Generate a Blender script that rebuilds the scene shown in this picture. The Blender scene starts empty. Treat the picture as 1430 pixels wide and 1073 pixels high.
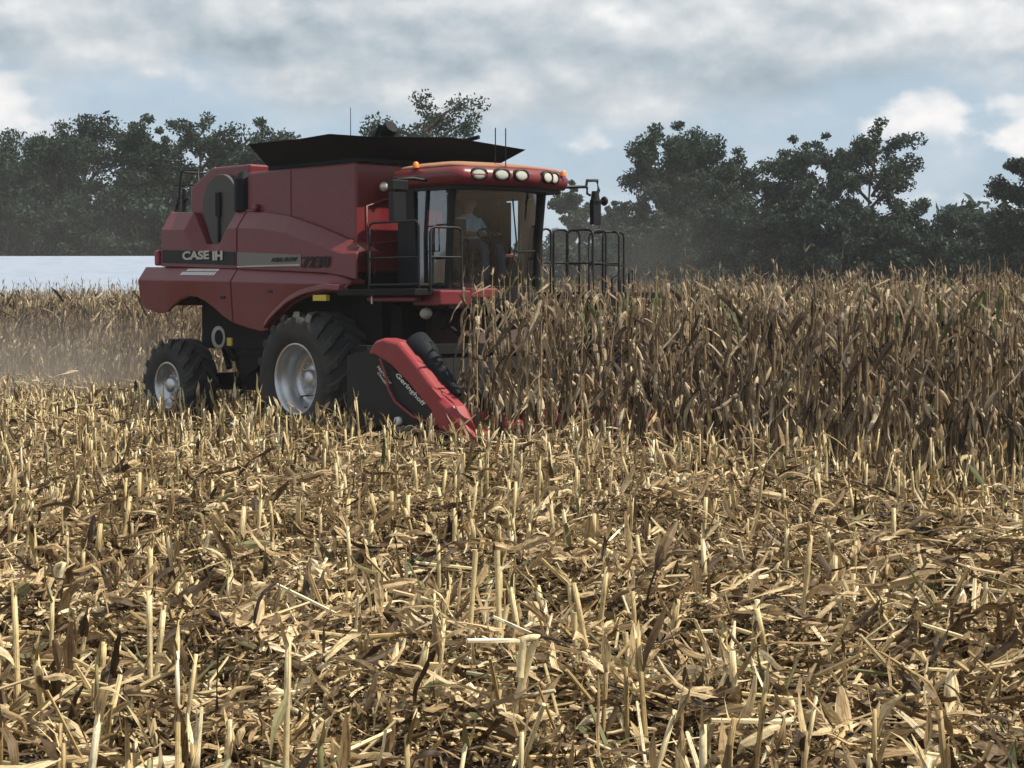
import bpy, bmesh, math, random
import numpy as np
from mathutils import Vector, Matrix

R = math.radians
scene = bpy.context.scene
COL = scene.collection

# ------------------------------------------------------------------ camera
FPX, W0, H0, HOR, CH = 2460.0, 1430.0, 1073.0, 427.0, 1.9
cam_d = bpy.data.cameras.new("camera")
cam = bpy.data.objects.new("camera", cam_d)
COL.objects.link(cam)
cam_d.sensor_width = 36.0
cam_d.lens = 36.0 * FPX / W0
cam_d.clip_start, cam_d.clip_end = 0.2, 9000.0
PITCH = math.atan((H0 / 2 - HOR) / FPX)
cam.location = (0, 0, CH)
cam.rotation_euler = (math.pi / 2 - PITCH, 0, 0)
scene.camera = cam

# ------------------------------------------------------------------ light
SUN_EL, SUN_AZ = 58.0, 98.0          # degrees; azimuth from +Y (away from the camera) towards +X
sun_d = bpy.data.lights.new("sun", 'SUN')
sun_d.energy = 4.9
sun_d.angle = R(0.6)
sun_d.color = (1.0, 0.92, 0.76)
sun = bpy.data.objects.new("sun", sun_d)
COL.objects.link(sun)
sd = Vector((math.sin(R(SUN_AZ)) * math.cos(R(SUN_EL)), math.cos(R(SUN_AZ)) * math.cos(R(SUN_EL)), math.sin(R(SUN_EL))))
sun.rotation_euler = (-sd).to_track_quat('-Z', 'Y').to_euler()
sun.location = (0, 0, 60)

scene.view_settings.view_transform = 'Standard'
scene.view_settings.look = 'None'
scene.view_settings.exposure = 0.5
scene.view_settings.gamma = 1.0


# ------------------------------------------------------------------ node helper
class NT:
    def __init__(self, tree):
        self.t = tree
        self.n, self.l = tree.nodes, tree.links

    def new(self, kind, **kw):
        nd = self.n.new(kind)
        for k, v in kw.items():
            setattr(nd, k, v)
        return nd

    def link(self, a, b):
        self.l.new(a, b)

    def put(self, sock, v):
        if hasattr(v, 'links'):
            self.l.new(v, sock)
        else:
            sock.default_value = v

    def math(self, op, a, b=None, c=None, clamp=False):
        nd = self.new('ShaderNodeMath', operation=op, use_clamp=clamp)
        self.put(nd.inputs[0], a)
        if b is not None:
            self.put(nd.inputs[1], b)
        if c is not None:
            self.put(nd.inputs[2], c)
        return nd.outputs[0]

    def mix(self, f, a, b, blend='MIX'):
        nd = self.new('ShaderNodeMix', data_type='RGBA', blend_type=blend)
        self.put(nd.inputs[0], f)
        for s, v in ((nd.inputs[6], a), (nd.inputs[7], b)):
            if hasattr(v, 'links'):
                self.l.new(v, s)
            else:
                s.default_value = (*v, 1.0) if len(v) == 3 else v
        return nd.outputs[2]

    def noise(self, vec, scale, detail=4, rough=0.5, dist=0.0):
        nd = self.new('ShaderNodeTexNoise')
        if vec is not None:
            self.l.new(vec, nd.inputs['Vector'])
        nd.inputs['Scale'].default_value = scale
        nd.inputs['Detail'].default_value = detail
        nd.inputs['Roughness'].default_value = rough
        nd.inputs['Distortion'].default_value = dist
        return nd.outputs['Fac']

    def ramp(self, fac, stops, interp='LINEAR'):
        nd = self.new('ShaderNodeValToRGB')
        nd.color_ramp.interpolation = interp
        el = nd.color_ramp.elements
        while len(el) < len(stops):
            el.new(0.5)
        for e, (p, c) in zip(el, stops):
            e.position = p
            e.color = (*c, 1.0) if len(c) == 3 else c
        self.l.new(fac, nd.inputs[0])
        return nd.outputs[0]

    def xsep(self, tc):
        nd = self.new('ShaderNodeSeparateXYZ')
        self.l.new(tc.outputs['Object'], nd.inputs[0])
        return nd.outputs[0]

    def smooth(self, v, lo, hi):
        nd = self.new('ShaderNodeMapRange', interpolation_type='SMOOTHSTEP')
        self.put(nd.inputs[0], v)
        nd.inputs[1].default_value, nd.inputs[2].default_value = lo, hi
        nd.inputs[3].default_value, nd.inputs[4].default_value = 0.0, 1.0
        return nd.outputs[0]


# ------------------------------------------------------------------ world: sky with broken cloud
world = bpy.data.worlds.new("World")
scene.world = world
world.use_nodes = True
w = NT(world.node_tree)
w.n.clear()
sky = w.new('ShaderNodeTexSky', sky_type='NISHITA', sun_disc=False)
sky.sun_elevation, sky.sun_rotation = R(SUN_EL), R(SUN_AZ)
sky.air_density, sky.dust_density, sky.ozone_density = 1.0, 1.6, 1.0
tc = w.new('ShaderNodeTexCoord')
sep = w.new('ShaderNodeSeparateXYZ')
w.link(tc.outputs['Generated'], sep.inputs[0])
az = w.math('ARCTAN2', sep.outputs[0], sep.outputs[1])
el = w.math('ARCSINE', sep.outputs[2])
comb = w.new('ShaderNodeCombineXYZ')
w.link(w.math('MULTIPLY', az, 4.6), comb.inputs[0])
w.link(w.math('MULTIPLY', el, 7.0), comb.inputs[1])
comb.inputs[2].default_value = 4.3
P = comb.outputs[0]
up = w.new('ShaderNodeVectorMath', operation='ADD')
w.link(P, up.inputs[0])
up.inputs[1].default_value = (0.03, 0.11, 0.0)
n1 = w.noise(P, 3.0, 9, 0.54, 0.0)
n1u = w.noise(up.outputs[0], 3.0, 9, 0.54, 0.0)
n2 = w.noise(P, 1.3, 3, 0.5, 0.0)


def blob(a0, e0, ra, re, amp):
    da = w.math('DIVIDE', w.math('SUBTRACT', az, a0), ra)
    de = w.math('DIVIDE', w.math('SUBTRACT', el, e0), re)
    d2 = w.math('ADD', w.math('MULTIPLY', da, da), w.math('MULTIPLY', de, de))
    return w.math('MULTIPLY', w.math('EXPONENT', w.math('MULTIPLY', d2, -1.0)), amp)


def A(px):
    return (px - 715) / FPX


def Ee(py):
    return (HOR - py) / FPX


fine = w.noise(P, 6.5, 8, 0.50, 0.0)
upf = w.new('ShaderNodeVectorMath', operation='ADD')
w.link(P, upf.inputs[0])
upf.inputs[1].default_value = (0.015, 0.045, 0.0)
fine_u = w.noise(upf.outputs[0], 6.5, 8, 0.50, 0.0)


def blobs(lst):
    tot = None
    for px, py, rx, ry, amp in lst:
        g = blob(A(px), Ee(py), rx / FPX, ry / FPX, amp)
        tot = g if tot is None else w.math('ADD', tot, g)
    return tot


# overcast deck: ragged lower edge, soft light and dark bellies
edge = w.math('ADD', el, w.math('ADD', w.math('MULTIPLY', w.math('SUBTRACT', n1, 0.5), 0.075), w.math('MULTIPLY', w.math('SUBTRACT', fine, 0.5), 0.018)))
edge = w.math('ADD', edge, blobs(((850, 150, 330, 70, .024), (480, 130, 120, 50, .012), (170, 130, 130, 50, -.012), (1380, 230, 90, 50, -.012))))
deckm = w.math('MULTIPLY', w.smooth(edge, Ee(165), Ee(80)), 0.95)
tone = w.math('ADD', w.math('MULTIPLY', w.math('SUBTRACT', n1, n1u), 1.5), w.math('MULTIPLY', w.math('SUBTRACT', n2, 0.5), 0.7))
tone = w.math('ADD', tone, w.math('MULTIPLY', w.math('SUBTRACT', fine, fine_u), 0.6))
tone = w.math('ADD', tone, blobs(((1310, 50, 220, 60, .46), (930, 55, 150, 40, .28), (1080, 60, 40, 60, -.16), (720, 12, 220, 22, .22), (120, 15, 200, 26, .06), (330, 62, 330, 26, -.14),
                                  (1120, 125, 170, 24, -.30), (640, 88, 240, 20, -.12), (1000, 8, 90, 20, .05))))
deckc = w.ramp(w.math('ADD', tone, 0.41), [(0.0, (0.25, 0.305, 0.350)), (0.35, (0.385, 0.435, 0.475)), (0.62, (0.53, 0.555, 0.575)), (0.85, (0.68, 0.685, 0.69)), (1.0, (0.80, 0.785, 0.775))])
# separate puffs lower down
pc = blobs(((5, 150, 52, 44, .78), (440, 112, 75, 30, .46), (500, 135, 60, 18, .34), (265, 106, 50, 24, .42), (1275, 165, 62, 40, .70), (1215, 185, 40, 25, .3), (1400, 205, 42, 30, .7), (815, 208, 46, 24, .42),
            (1345, 285, 130, 18, .40), (1390, 160, 60, 22, .36), (1180, 225, 60, 20, .2), (640, 170, 70, 22, .22), (1080, 150, 70, 20, .24), (120, 190, 60, 22, .26), (330, 165, 40, 18, .22)))
cov = w.math('ADD', pc, w.math('ADD', w.math('MULTIPLY', w.math('SUBTRACT', n1, 0.5), 0.9), w.math('MULTIPLY', w.math('SUBTRACT', fine, 0.5), 1.1)))
puffm = w.smooth(cov, 0.20, 0.46)
pt = w.math('ADD', w.math('MULTIPLY', w.math('SUBTRACT', fine, fine_u), 1.6), w.math('MULTIPLY', cov, 0.45))
pt = w.math('ADD', pt, blobs(((5, 145, 60, 50, .42), (1275, 160, 90, 40, .34), (1400, 205, 50, 34, .50), (440, 105, 90, 40, .14), (815, 208, 50, 30, .16))))
puffc = w.ramp(w.math('ADD', pt, 0.16), [(0.0, (0.42, 0.48, 0.54)), (0.45, (0.58, 0.61, 0.64)), (0.75, (0.72, 0.71, 0.71)), (1.0, (0.80, 0.775, 0.755))])
skyc = w.mix(0.68, (0.32, 0.455, 0.60), w.mix(1.0, sky.outputs[0], (0.1, 0.1, 0.1), 'MULTIPLY'))
skyc = w.mix(0.7, skyc, (0.36, 0.45, 0.54))
skyv = w.mix(w.math('MULTIPLY', w.smooth(w.math('ADD', n1, w.math('MULTIPLY', fine, 0.3)), 0.50, 0.85), 0.55), skyc, (0.52, 0.57, 0.62))
fin = w.mix(w.math('MULTIPLY', puffm, 0.92), skyv, puffc)
fin = w.mix(deckm, fin, deckc)
bg = w.new('ShaderNodeBackground')
w.link(w.mix(1.0, fin, (9.2, 9.2, 9.2), 'MULTIPLY'), bg.inputs[0])
bg.inputs[1].default_value = 0.1
wo = w.new('ShaderNodeOutputWorld')
w.link(bg.outputs[0], wo.inputs[0])


# ------------------------------------------------------------------ materials
def new_mat(name):
    m = bpy.data.materials.new(name)
    m.use_nodes = True
    n = NT(m.node_tree)
    n.n.clear()
    out = n.new('ShaderNodeOutputMaterial')
    return m, n, out


def principled(n, out, base, rough, metallic=0.0, spec=0.5):
    p = n.new('ShaderNodeBsdfPrincipled')
    n.put(p.inputs['Base Color'], base if hasattr(base, 'links') else (*base, 1.0))
    n.put(p.inputs['Roughness'], rough)
    p.inputs['Metallic'].default_value = metallic
    p.inputs['Specular IOR Level'].default_value = spec
    n.link(p.outputs[0], out.inputs[0])
    return p


def paint(name, base, rough=0.45, dust=0.3, dustcol=(0.30, 0.23, 0.17), metallic=0.0, scale=3.0, spec=0.5, fine=28.0, bump=0.0):
    m, n, out = new_mat(name)
    tc = n.new('ShaderNodeTexCoord')
    v = tc.outputs['Object']
    a = n.noise(v, scale, 6, 0.6, 0.4)
    b = n.noise(v, fine, 4, 0.6)
    f = n.math('MULTIPLY', n.smooth(n.math('ADD', n.math('MULTIPLY', a, 0.7), n.math('MULTIPLY', b, 0.3)), 0.32, 0.68), dust)
    geo = n.new('ShaderNodeNewGeometry')
    nz = n.new('ShaderNodeSeparateXYZ')
    n.link(geo.outputs['Normal'], nz.inputs[0])
    upf = n.math('MULTIPLY', n.smooth(nz.outputs[2], 0.3, 1.0), min(0.9, dust * 1.1))    # settled dust on upward faces
    f = n.math('MAXIMUM', f, n.math('MULTIPLY', upf, n.math('ADD', b, 0.3)))
    base2 = n.mix(n.math('MULTIPLY', a, 0.35), base, tuple(c * 0.72 for c in base))
    col = n.mix(f, base2, dustcol)
    rg = n.math('ADD', n.math('MULTIPLY', f, 0.45), rough, clamp=True)
    p = principled(n, out, col, rg, metallic, spec)
    if bump:
        bp = n.new('ShaderNodeBump')
        bp.inputs['Strength'].default_value = bump
        bp.inputs['Distance'].default_value = 0.01
        n.link(b, bp.inputs['Height'])
        n.link(bp.outputs[0], p.inputs['Normal'])
    return m


def straw(name, stops, green=0.0, trans=0.25, rough=0.6, use_obj=False, noise_scale=1.3, dark=0.0):
    """dry plant matter: every strip its own shade, fine streaks along it"""
    m, n, out = new_mat(name)
    geo = n.new('ShaderNodeNewGeometry')
    r = geo.outputs['Random Per Island']
    tc = n.new('ShaderNodeTexCoord')
    wn = n.new('ShaderNodeNewGeometry')
    big = n.noise(wn.outputs['Position'], noise_scale, 3, 0.5)
    f = n.math('ADD', n.math('MULTIPLY', r, 0.80), n.math('MULTIPLY', n.math('SUBTRACT', big, 0.5), 0.7))
    if use_obj:
        oi = n.new('ShaderNodeObjectInfo')
        f = n.math('ADD', f, n.math('MULTIPLY', n.math('SUBTRACT', oi.outputs['Random'], 0.5), 0.30))
    f = n.math('ADD', f, 0.10, clamp=True)
    col = n.ramp(f, stops)
    at = n.new('ShaderNodeAttribute', attribute_name='strip')
    streak = n.noise(at.outputs['Vector'], 1.0, 3, 0.6)
    col = n.mix(n.smooth(streak, 0.44, 0.66), col, n.mix(1.0, col, (0.46, 0.38, 0.30), 'MULTIPLY'))
    spot = n.noise(wn.outputs['Position'], 38.0, 5, 0.7)
    col = n.mix(n.math('MULTIPLY', n.smooth(spot, 0.50, 0.66), 0.50), col, n.mix(1.0, col, (0.35, 0.28, 0.22), 'MULTIPLY'))
    if green > 0:
        g = n.math('FRACT', n.math('MULTIPLY', r, 37.7))
        col = n.mix(n.math('MULTIPLY', n.math('LESS_THAN', g, green), 0.75), col, (0.085, 0.105, 0.036))
    p = n.new('ShaderNodeBsdfPrincipled')
    n.link(col, p.inputs['Base Color'])
    p.inputs['Roughness'].default_value = rough
    p.inputs['Specular IOR Level'].default_value = 0.35
    if trans > 0:
        tr = n.new('ShaderNodeBsdfTranslucent')
        n.link(col, tr.inputs[0])
        mx = n.new('ShaderNodeMixShader')
        mx.inputs[0].default_value = trans
        n.link(p.outputs[0], mx.inputs[1])
        n.link(tr.outputs[0], mx.inputs[2])
        n.link(mx.outputs[0], out.inputs[0])
    else:
        n.link(p.outputs[0], out.inputs[0])
    return m


M = {}
M['red'] = paint('combine_red', (0.160, 0.013, 0.019), 0.30, 0.28, (0.15, 0.078, 0.075))
M['red_roof'] = paint('dusty_roof_red', (0.22, 0.03, 0.028), 0.6, 0.75, (0.30, 0.19, 0.10))
M['red_bright'] = paint('header_red', (0.24, 0.008, 0.016), 0.36, 0.20, (0.26, 0.12, 0.11))
M['black'] = paint('black_plastic', (0.010, 0.011, 0.014), 0.5, 0.08, (0.05, 0.046, 0.046), spec=0.25)
M['tank_black'] = paint('tank_black', (0.006, 0.008, 0.013), 0.7, 0.04, (0.02, 0.022, 0.03), spec=0.2)
M['dark_steel'] = paint('grimy_steel', (0.010, 0.010, 0.012), 0.7, 0.20, (0.045, 0.038, 0.033), spec=0.15)
M['grey_screen'] = paint('screen_grey', (0.060, 0.058, 0.060), 0.6, 0.3, (0.12, 0.10, 0.09), fine=70)
M['rubber'] = paint('tyre_rubber', (0.016, 0.017, 0.021), 0.75, 0.60, (0.075, 0.067, 0.060), scale=5, bump=0.2)
M['rim'] = paint('rim_silver', (0.60, 0.62, 0.65), 0.30, 0.25, (0.28, 0.25, 0.22), metallic=0.85)
M['white_mark'] = paint('white_lettering', (0.72, 0.72, 0.72), 0.5, 0.22, (0.40, 0.33, 0.30))
M['silver_mark'] = paint('silver_lettering', (0.50, 0.49, 0.46), 0.5, 0.25, (0.35, 0.28, 0.25))
M['grey_stripe'] = paint('grey_stripe', (0.17, 0.165, 0.165), 0.5, 0.3, (0.25, 0.19, 0.17))
M['yellow'] = paint('yellow_reflector', (0.70, 0.52, 0.05), 0.4, 0.15)
M['seat'] = paint('seat_cloth', (0.014, 0.016, 0.021), 0.8, 0.05)
M['tan_panel'] = paint('cab_liner', (0.040, 0.036, 0.036), 0.8, 0.1)
M['skin'] = paint('skin', (0.42, 0.24, 0.17), 0.55, 0.0)
M['shirt'] = paint('pale_blue_shirt', (0.50, 0.62, 0.72), 0.85, 0.1)
M['jeans'] = paint('blue_jeans', (0.10, 0.16, 0.24), 0.9, 0.1)
M['cap'] = paint('dark_cap', (0.03, 0.03, 0.035), 0.85, 0.1)
M['lens'] = paint('lamp_lens', (0.78, 0.76, 0.66), 0.15, 0.12, metallic=0.3)
M['amber'] = paint('amber_lens', (0.85, 0.24, 0.04), 0.25, 0.1)
M['wall_white'] = paint('shed_wall', (0.62, 0.63, 0.65), 0.6, 0.2)


def glass_mat(name, dirt_amt, tint, refl):
    m, n, out = new_mat(name)
    tr = n.new('ShaderNodeBsdfTransparent')
    tr.inputs[0].default_value = (*tint, 1)
    gl = n.new('ShaderNodeBsdfGlossy')
    gl.inputs['Roughness'].default_value = 0.03
    fr = n.new('ShaderNodeFresnel')
    fr.inputs[0].default_value = 1.5
    df = n.new('ShaderNodeBsdfDiffuse')
    df.inputs[0].default_value = (0.42, 0.44, 0.44, 1)
    tcn = n.new('ShaderNodeTexCoord')
    mp = n.new('ShaderNodeMapping')
    mp.inputs['Scale'].default_value = (9, 9, 1.2)
    n.link(tcn.outputs['Object'], mp.inputs[0])
    dirt = n.math('MULTIPLY', n.smooth(n.noise(mp.outputs[0], 1.0, 5, 0.6), 0.42, 0.75), dirt_amt)
    m1 = n.new('ShaderNodeMixShader')
    n.link(n.math('ADD', n.math('MULTIPLY', fr.outputs[0], 1.1), refl, clamp=True), m1.inputs[0])
    n.link(tr.outputs[0], m1.inputs[1])
    n.link(gl.outputs[0], m1.inputs[2])
    m2 = n.new('ShaderNodeMixShader')
    n.link(dirt, m2.inputs[0])
    n.link(m1.outputs[0], m2.inputs[1])
    n.link(df.outputs[0], m2.inputs[2])
    n.link(m2.outputs[0], out.inputs[0])
    return m


M['glass'] = glass_mat('cab_glass', 0.035, (0.74, 0.83, 0.86), 0.10)
M['glass_side'] = glass_mat('dusty_side_glass', 0.36, (0.70, 0.80, 0.82), 0.22)


def roof_mat():
    m, n, out = new_mat('metal_roof')
    tc = n.new('ShaderNodeTexCoord')
    wv = n.new('ShaderNodeTexWave', wave_type='BANDS', bands_direction='X')
    n.link(tc.outputs['Object'], wv.inputs[0])
    wv.inputs['Scale'].default_value = 1.6
    mp = n.new('ShaderNodeMapping')
    mp.inputs['Scale'].default_value = (0.5, 3.5, 3.5)
    mp.inputs['Rotation'].default_value = (0, 0, 0.3)
    n.link(tc.outputs['Object'], mp.inputs[0])
    st = n.noise(mp.outputs[0], 2.2, 5, 0.6)
    col = n.mix(n.smooth(st, 0.50, 0.66), (0.26, 0.31, 0.405), (0.21, 0.255, 0.345))
    lines = n.smooth(n.math('ABSOLUTE', n.math('SUBTRACT', n.math('FRACT', n.math('MULTIPLY', n.xsep(tc), 0.55)), 0.5)), 0.0, 0.03)
    col = n.mix(lines, n.mix(1.0, col, (0.93, 0.94, 0.95), 'MULTIPLY'), col)
    p = principled(n, out, col, 0.5, 0.0)
    return m


M['roof'] = roof_mat()

STRAW = [(0.0, (0.035, 0.022, 0.013)), (0.20, (0.085, 0.054, 0.028)), (0.40, (0.22, 0.148, 0.072)), (0.60, (0.48, 0.35, 0.19)),
         (0.82, (0.74, 0.60, 0.37)), (1.0, (0.88, 0.81, 0.62))]
STALKC = [(0.0, (0.22, 0.15, 0.07)), (0.22, (0.42, 0.31, 0.14)), (0.5, (0.64, 0.51, 0.27)), (0.78, (0.77, 0.67, 0.42)), (1.0, (0.87, 0.82, 0.66))]
CORN = [(0.0, (0.058, 0.043, 0.030)), (0.28, (0.140, 0.104, 0.070)), (0.55, (0.275, 0.210, 0.142)), (0.82, (0.47, 0.375, 0.255)), (1.0, (0.68, 0.57, 0.41))]
CSTALK = [(0.0, (0.15, 0.105, 0.06)), (0.5, (0.31, 0.225, 0.13)), (1.0, (0.48, 0.37, 0.21))]
M['litter'] = straw('corn_litter', STRAW, 0.03, 0.22)
M['stub'] = straw('stubble_stalk', STALKC, 0.10, 0.0, 0.5)
M['stub_obj'] = straw('stubble_stalk_near', STALKC, 0.08, 0.0, 0.5, use_obj=True)
M['sheath'] = straw('stubble_sheath', STRAW, 0.04, 0.22, use_obj=True)
M['corn_leaf'] = straw('dry_corn_leaf', CORN, 0.015, 0.28, use_obj=True, noise_scale=0.8)
M['corn_stalk'] = straw('dry_corn_stalk', CSTALK, 0.05, 0.0, 0.6, use_obj=True)
M['ear'] = straw('corn_ear_husk', [(0.0, (0.36, 0.28, 0.17)), (1.0, (0.74, 0.63, 0.44))], 0.0, 0.1, use_obj=True)
M['green_leaf'] = straw('green_corn_leaf', [(0.0, (0.045, 0.085, 0.035)), (1.0, (0.09, 0.13, 0.05))], 0, 0.15)
M['pink_husk'] = straw('pale_husk', [(0.0, (0.50, 0.33, 0.20)), (1.0, (0.68, 0.50, 0.32))], 0, 0.25)


def soil():
    m, n, out = new_mat('field_soil')
    geo = n.new('ShaderNodeNewGeometry')
    a = n.noise(geo.outputs['Position'], 3.0, 6, 0.6)
    b = n.noise(geo.outputs['Position'], 30.0, 5, 0.65)
    f = n.math('ADD', n.math('MULTIPLY', a, 0.4), n.math('MULTIPLY', b, 0.6))
    col = n.ramp(f, [(0.3, (0.035, 0.024, 0.016)), (0.52, (0.085, 0.058, 0.034)), (0.68, (0.19, 0.13, 0.07)), (0.8, (0.32, 0.23, 0.12))])
    p = principled(n, out, col, 0.9, 0, 0.2)
    bp = n.new('ShaderNodeBump')
    bp.inputs['Strength'].default_value = 0.7
    bp.inputs['Distance'].default_value = 0.04
    n.link(b, bp.inputs['Height'])
    n.link(bp.outputs[0], p.inputs['Normal'])
    return m


M['soil'] = soil()


def foliage(name, c0, c1):
    m, n, out = new_mat(name)
    geo = n.new('ShaderNodeNewGeometry')
    a = n.noise(geo.outputs['Position'], 0.6, 3, 0.5)
    f = n.math('ADD', n.math('MULTIPLY', a, 0.6), n.math('MULTIPLY', geo.outputs['Random Per Island'], 0.4))
    col = n.ramp(f, [(0.25, c0), (0.75, c1)])
    p = n.new('ShaderNodeBsdfPrincipled')
    n.link(col, p.inputs['Base Color'])
    p.inputs['Roughness'].default_value = 0.5
    p.inputs['Specular IOR Level'].default_value = 0.12
    tr = n.new('ShaderNodeBsdfTranslucent')
    n.link(col, tr.inputs[0])
    mx = n.new('ShaderNodeMixShader')
    mx.inputs[0].default_value = 0.25
    n.link(p.outputs[0], mx.inputs[1])
    n.link(tr.outputs[0], mx.inputs[2])
    n.link(mx.outputs[0], out.inputs[0])
    return m


M['leaf_a'] = foliage('tree_leaves', (0.018, 0.033, 0.027), (0.050, 0.076, 0.049))
M['leaf_b'] = foliage('tree_leaves_dark', (0.015, 0.028, 0.024), (0.042, 0.063, 0.043))
M['bark'] = paint('bark', (0.055, 0.045, 0.038), 0.9, 0.2)


# ------------------------------------------------------------------ object helpers
def tag(o, label=None, cat=None, group=None, kind=None):
    if label:
        o['label'] = label
    if cat:
        o['category'] = cat
    if group:
        o['group'] = group
    if kind:
        o['kind'] = kind
    return o


def empty(name, loc=(0, 0, 0), rz=0.0, label=None, cat=None, group=None):
    o = bpy.data.objects.new(name, None)
    COL.objects.link(o)
    o.location = loc
    o.rotation_euler = (0, 0, rz)
    return tag(o, label, cat, group)


def link(name, me, parent=None):
    o = bpy.data.objects.new(name, me)
    COL.objects.link(o)
    if parent is not None:
        o.parent = parent
    return o


class MB:
    """collects shapes into ONE mesh"""
    def __init__(self):
        self.v, self.f, self.m, self.s = [], [], [], []

    def add(self, vs, fs, mi=0, smooth=False):
        k = len(self.v)
        self.v += [tuple(p) for p in vs]
        for f in fs:
            self.f.append([i + k for i in f])
            self.m.append(mi)
            self.s.append(smooth)
        return self

    def box(self, x0, x1, y0, y1, z0, z1, mi=0):
        vs = [(x, y, z) for x in (x0, x1) for y in (y0, y1) for z in (z0, z1)]
        return self.add(vs, [(0, 1, 3, 2), (4, 6, 7, 5), (0, 4, 5, 1), (2, 3, 7, 6), (0, 2, 6, 4), (1, 5, 7, 3)], mi)

    def prism(self, poly, y0, y1, mi=0, axis='y', y0b=None):
        """polygon in (x,z) pushed from y0 to y1"""
        n = len(poly)
        vs = [(a, y0, b) for a, b in poly] + [(a, y1, b) for a, b in poly]
        if axis == 'x':
            vs = [(y0, a, b) for a, b in poly] + [(y1, a, b) for a, b in poly]
        if axis == 'z':
            vs = [(a, b, y0) for a, b in poly] + [(a, b, y1) for a, b in poly]
        fs = [tuple(range(n)), tuple(range(2 * n - 1, n - 1, -1))]
        fs += [(i, i + n, (i + 1) % n + n, (i + 1) % n) for i in range(n)]
        return self.add(vs, fs, mi)

    def tube(self, pts, r, n=8, mi=0, cap=True):
        pts = [Vector(p) for p in pts]
        rs = r if isinstance(r, (list, tuple)) else [r] * len(pts)
        rings = []
        ref = Vector((0, 0, 1))
        for i, p in enumerate(pts):
            d = (pts[min(i + 1, len(pts) - 1)] - pts[max(i - 1, 0)]).normalized()
            a = d.cross(ref)
            if a.length < 0.1:
                a = d.cross(Vector((1, 0, 0)))
            a.normalize()
            b = d.cross(a)
            rings.append([p + (a * math.cos(t) + b * math.sin(t)) * rs[i] for t in [2 * math.pi * k / n for k in range(n)]])
        vs = [q for rg in rings for q in rg]
        fs = []
        for i in range(len(pts) - 1):
            for k in range(n):
                fs.append((i * n + k, i * n + (k + 1) % n, (i + 1) * n + (k + 1) % n, (i + 1) * n + k))
        self.add(vs, fs, mi, True)
        if cap:
            k = len(pts) - 1
            self.add(rings[0], [tuple(range(n - 1, -1, -1))], mi)
            self.add(rings[-1], [tuple(range(n))], mi)
        return self

    def lathe(self, prof, c=(0, 0, 0), n=40, mi=0, smooth=True):
        """profile [(radius, y)] turned about the y axis through c"""
        vs = []
        for r, y in prof:
            for k in range(n):
                t = 2 * math.pi * k / n
                vs.append((c[0] + r * math.cos(t), c[1] + y, c[2] + r * math.sin(t)))
        fs = []
        for i in range(len(prof) - 1):
            for k in range(n):
                fs.append((i * n + k, i * n + (k + 1) % n, (i + 1) * n + (k + 1) % n, (i + 1) * n + k))
        return self.add(vs, fs, mi, smooth)

    def loft(self, loops, mi=0, smooth=False, cap=True):
        n = len(loops[0])
        vs = [p for lp in loops for p in lp]
        fs = []
        for i in range(len(loops) - 1):
            for k in range(n):
                fs.append((i * n + k, i * n + (k + 1) % n, (i + 1) * n + (k + 1) % n, (i + 1) * n + k))
        if cap:
            fs.append(tuple(range(n)))
            fs.append(tuple((len(loops) - 1) * n + k for k in range(n - 1, -1, -1)))
        return self.add(vs, fs, mi, smooth)

    def build(self, name, mats, parent=None, bevel=0.0, fix=True, autosmooth=None):
        me = bpy.data.meshes.new(name)
        me.from_pydata(self.v, [], self.f)
        mats = mats if isinstance(mats, (list, tuple)) else [mats]
        for m in mats:
            me.materials.append(m)
        me.polygons.foreach_set('material_index', self.m)
        me.polygons.foreach_set('use_smooth', self.s)
        if fix:
            bm = bmesh.new()
            bm.from_mesh(me)
            bmesh.ops.recalc_face_normals(bm, faces=bm.faces)
            bm.to_mesh(me)
            bm.free()
        me.update()
        o = link(name, me, parent)
        if bevel:
            md = o.modifiers.new('bevel', 'BEVEL')
            md.width, md.segments, md.limit_method, md.angle_limit = bevel, 2, 'ANGLE', R(35)
        return o


def fast_mesh(name, V, Q, mats, mat_idx=None, strip=None, smooth=True):
    """numpy vertices (n,3), quads (m,4) -> mesh"""
    me = bpy.data.meshes.new(name)
    V = np.ascontiguousarray(V, dtype=np.float32)
    Q = np.ascontiguousarray(Q, dtype=np.int32)
    me.vertices.add(len(V))
    me.vertices.foreach_set('co', V.ravel())
    me.loops.add(Q.size)
    me.loops.foreach_set('vertex_index', Q.ravel())
    me.polygons.add(len(Q))
    me.polygons.foreach_set('loop_start', np.arange(len(Q), dtype=np.int32) * 4)
    for m in mats:
        me.materials.append(m)
    if mat_idx is not None:
        me.polygons.foreach_set('material_index', np.ascontiguousarray(mat_idx, dtype=np.int32))
    me.polygons.foreach_set('use_smooth', np.full(len(Q), smooth, dtype=bool))
    if strip is not None:
        at = me.attributes.new('strip', 'FLOAT_VECTOR', 'POINT')
        at.data.foreach_set('vector', np.ascontiguousarray(strip, dtype=np.float32).ravel())
    me.update(calc_edges=True)
    me.validate()
    return me


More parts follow.
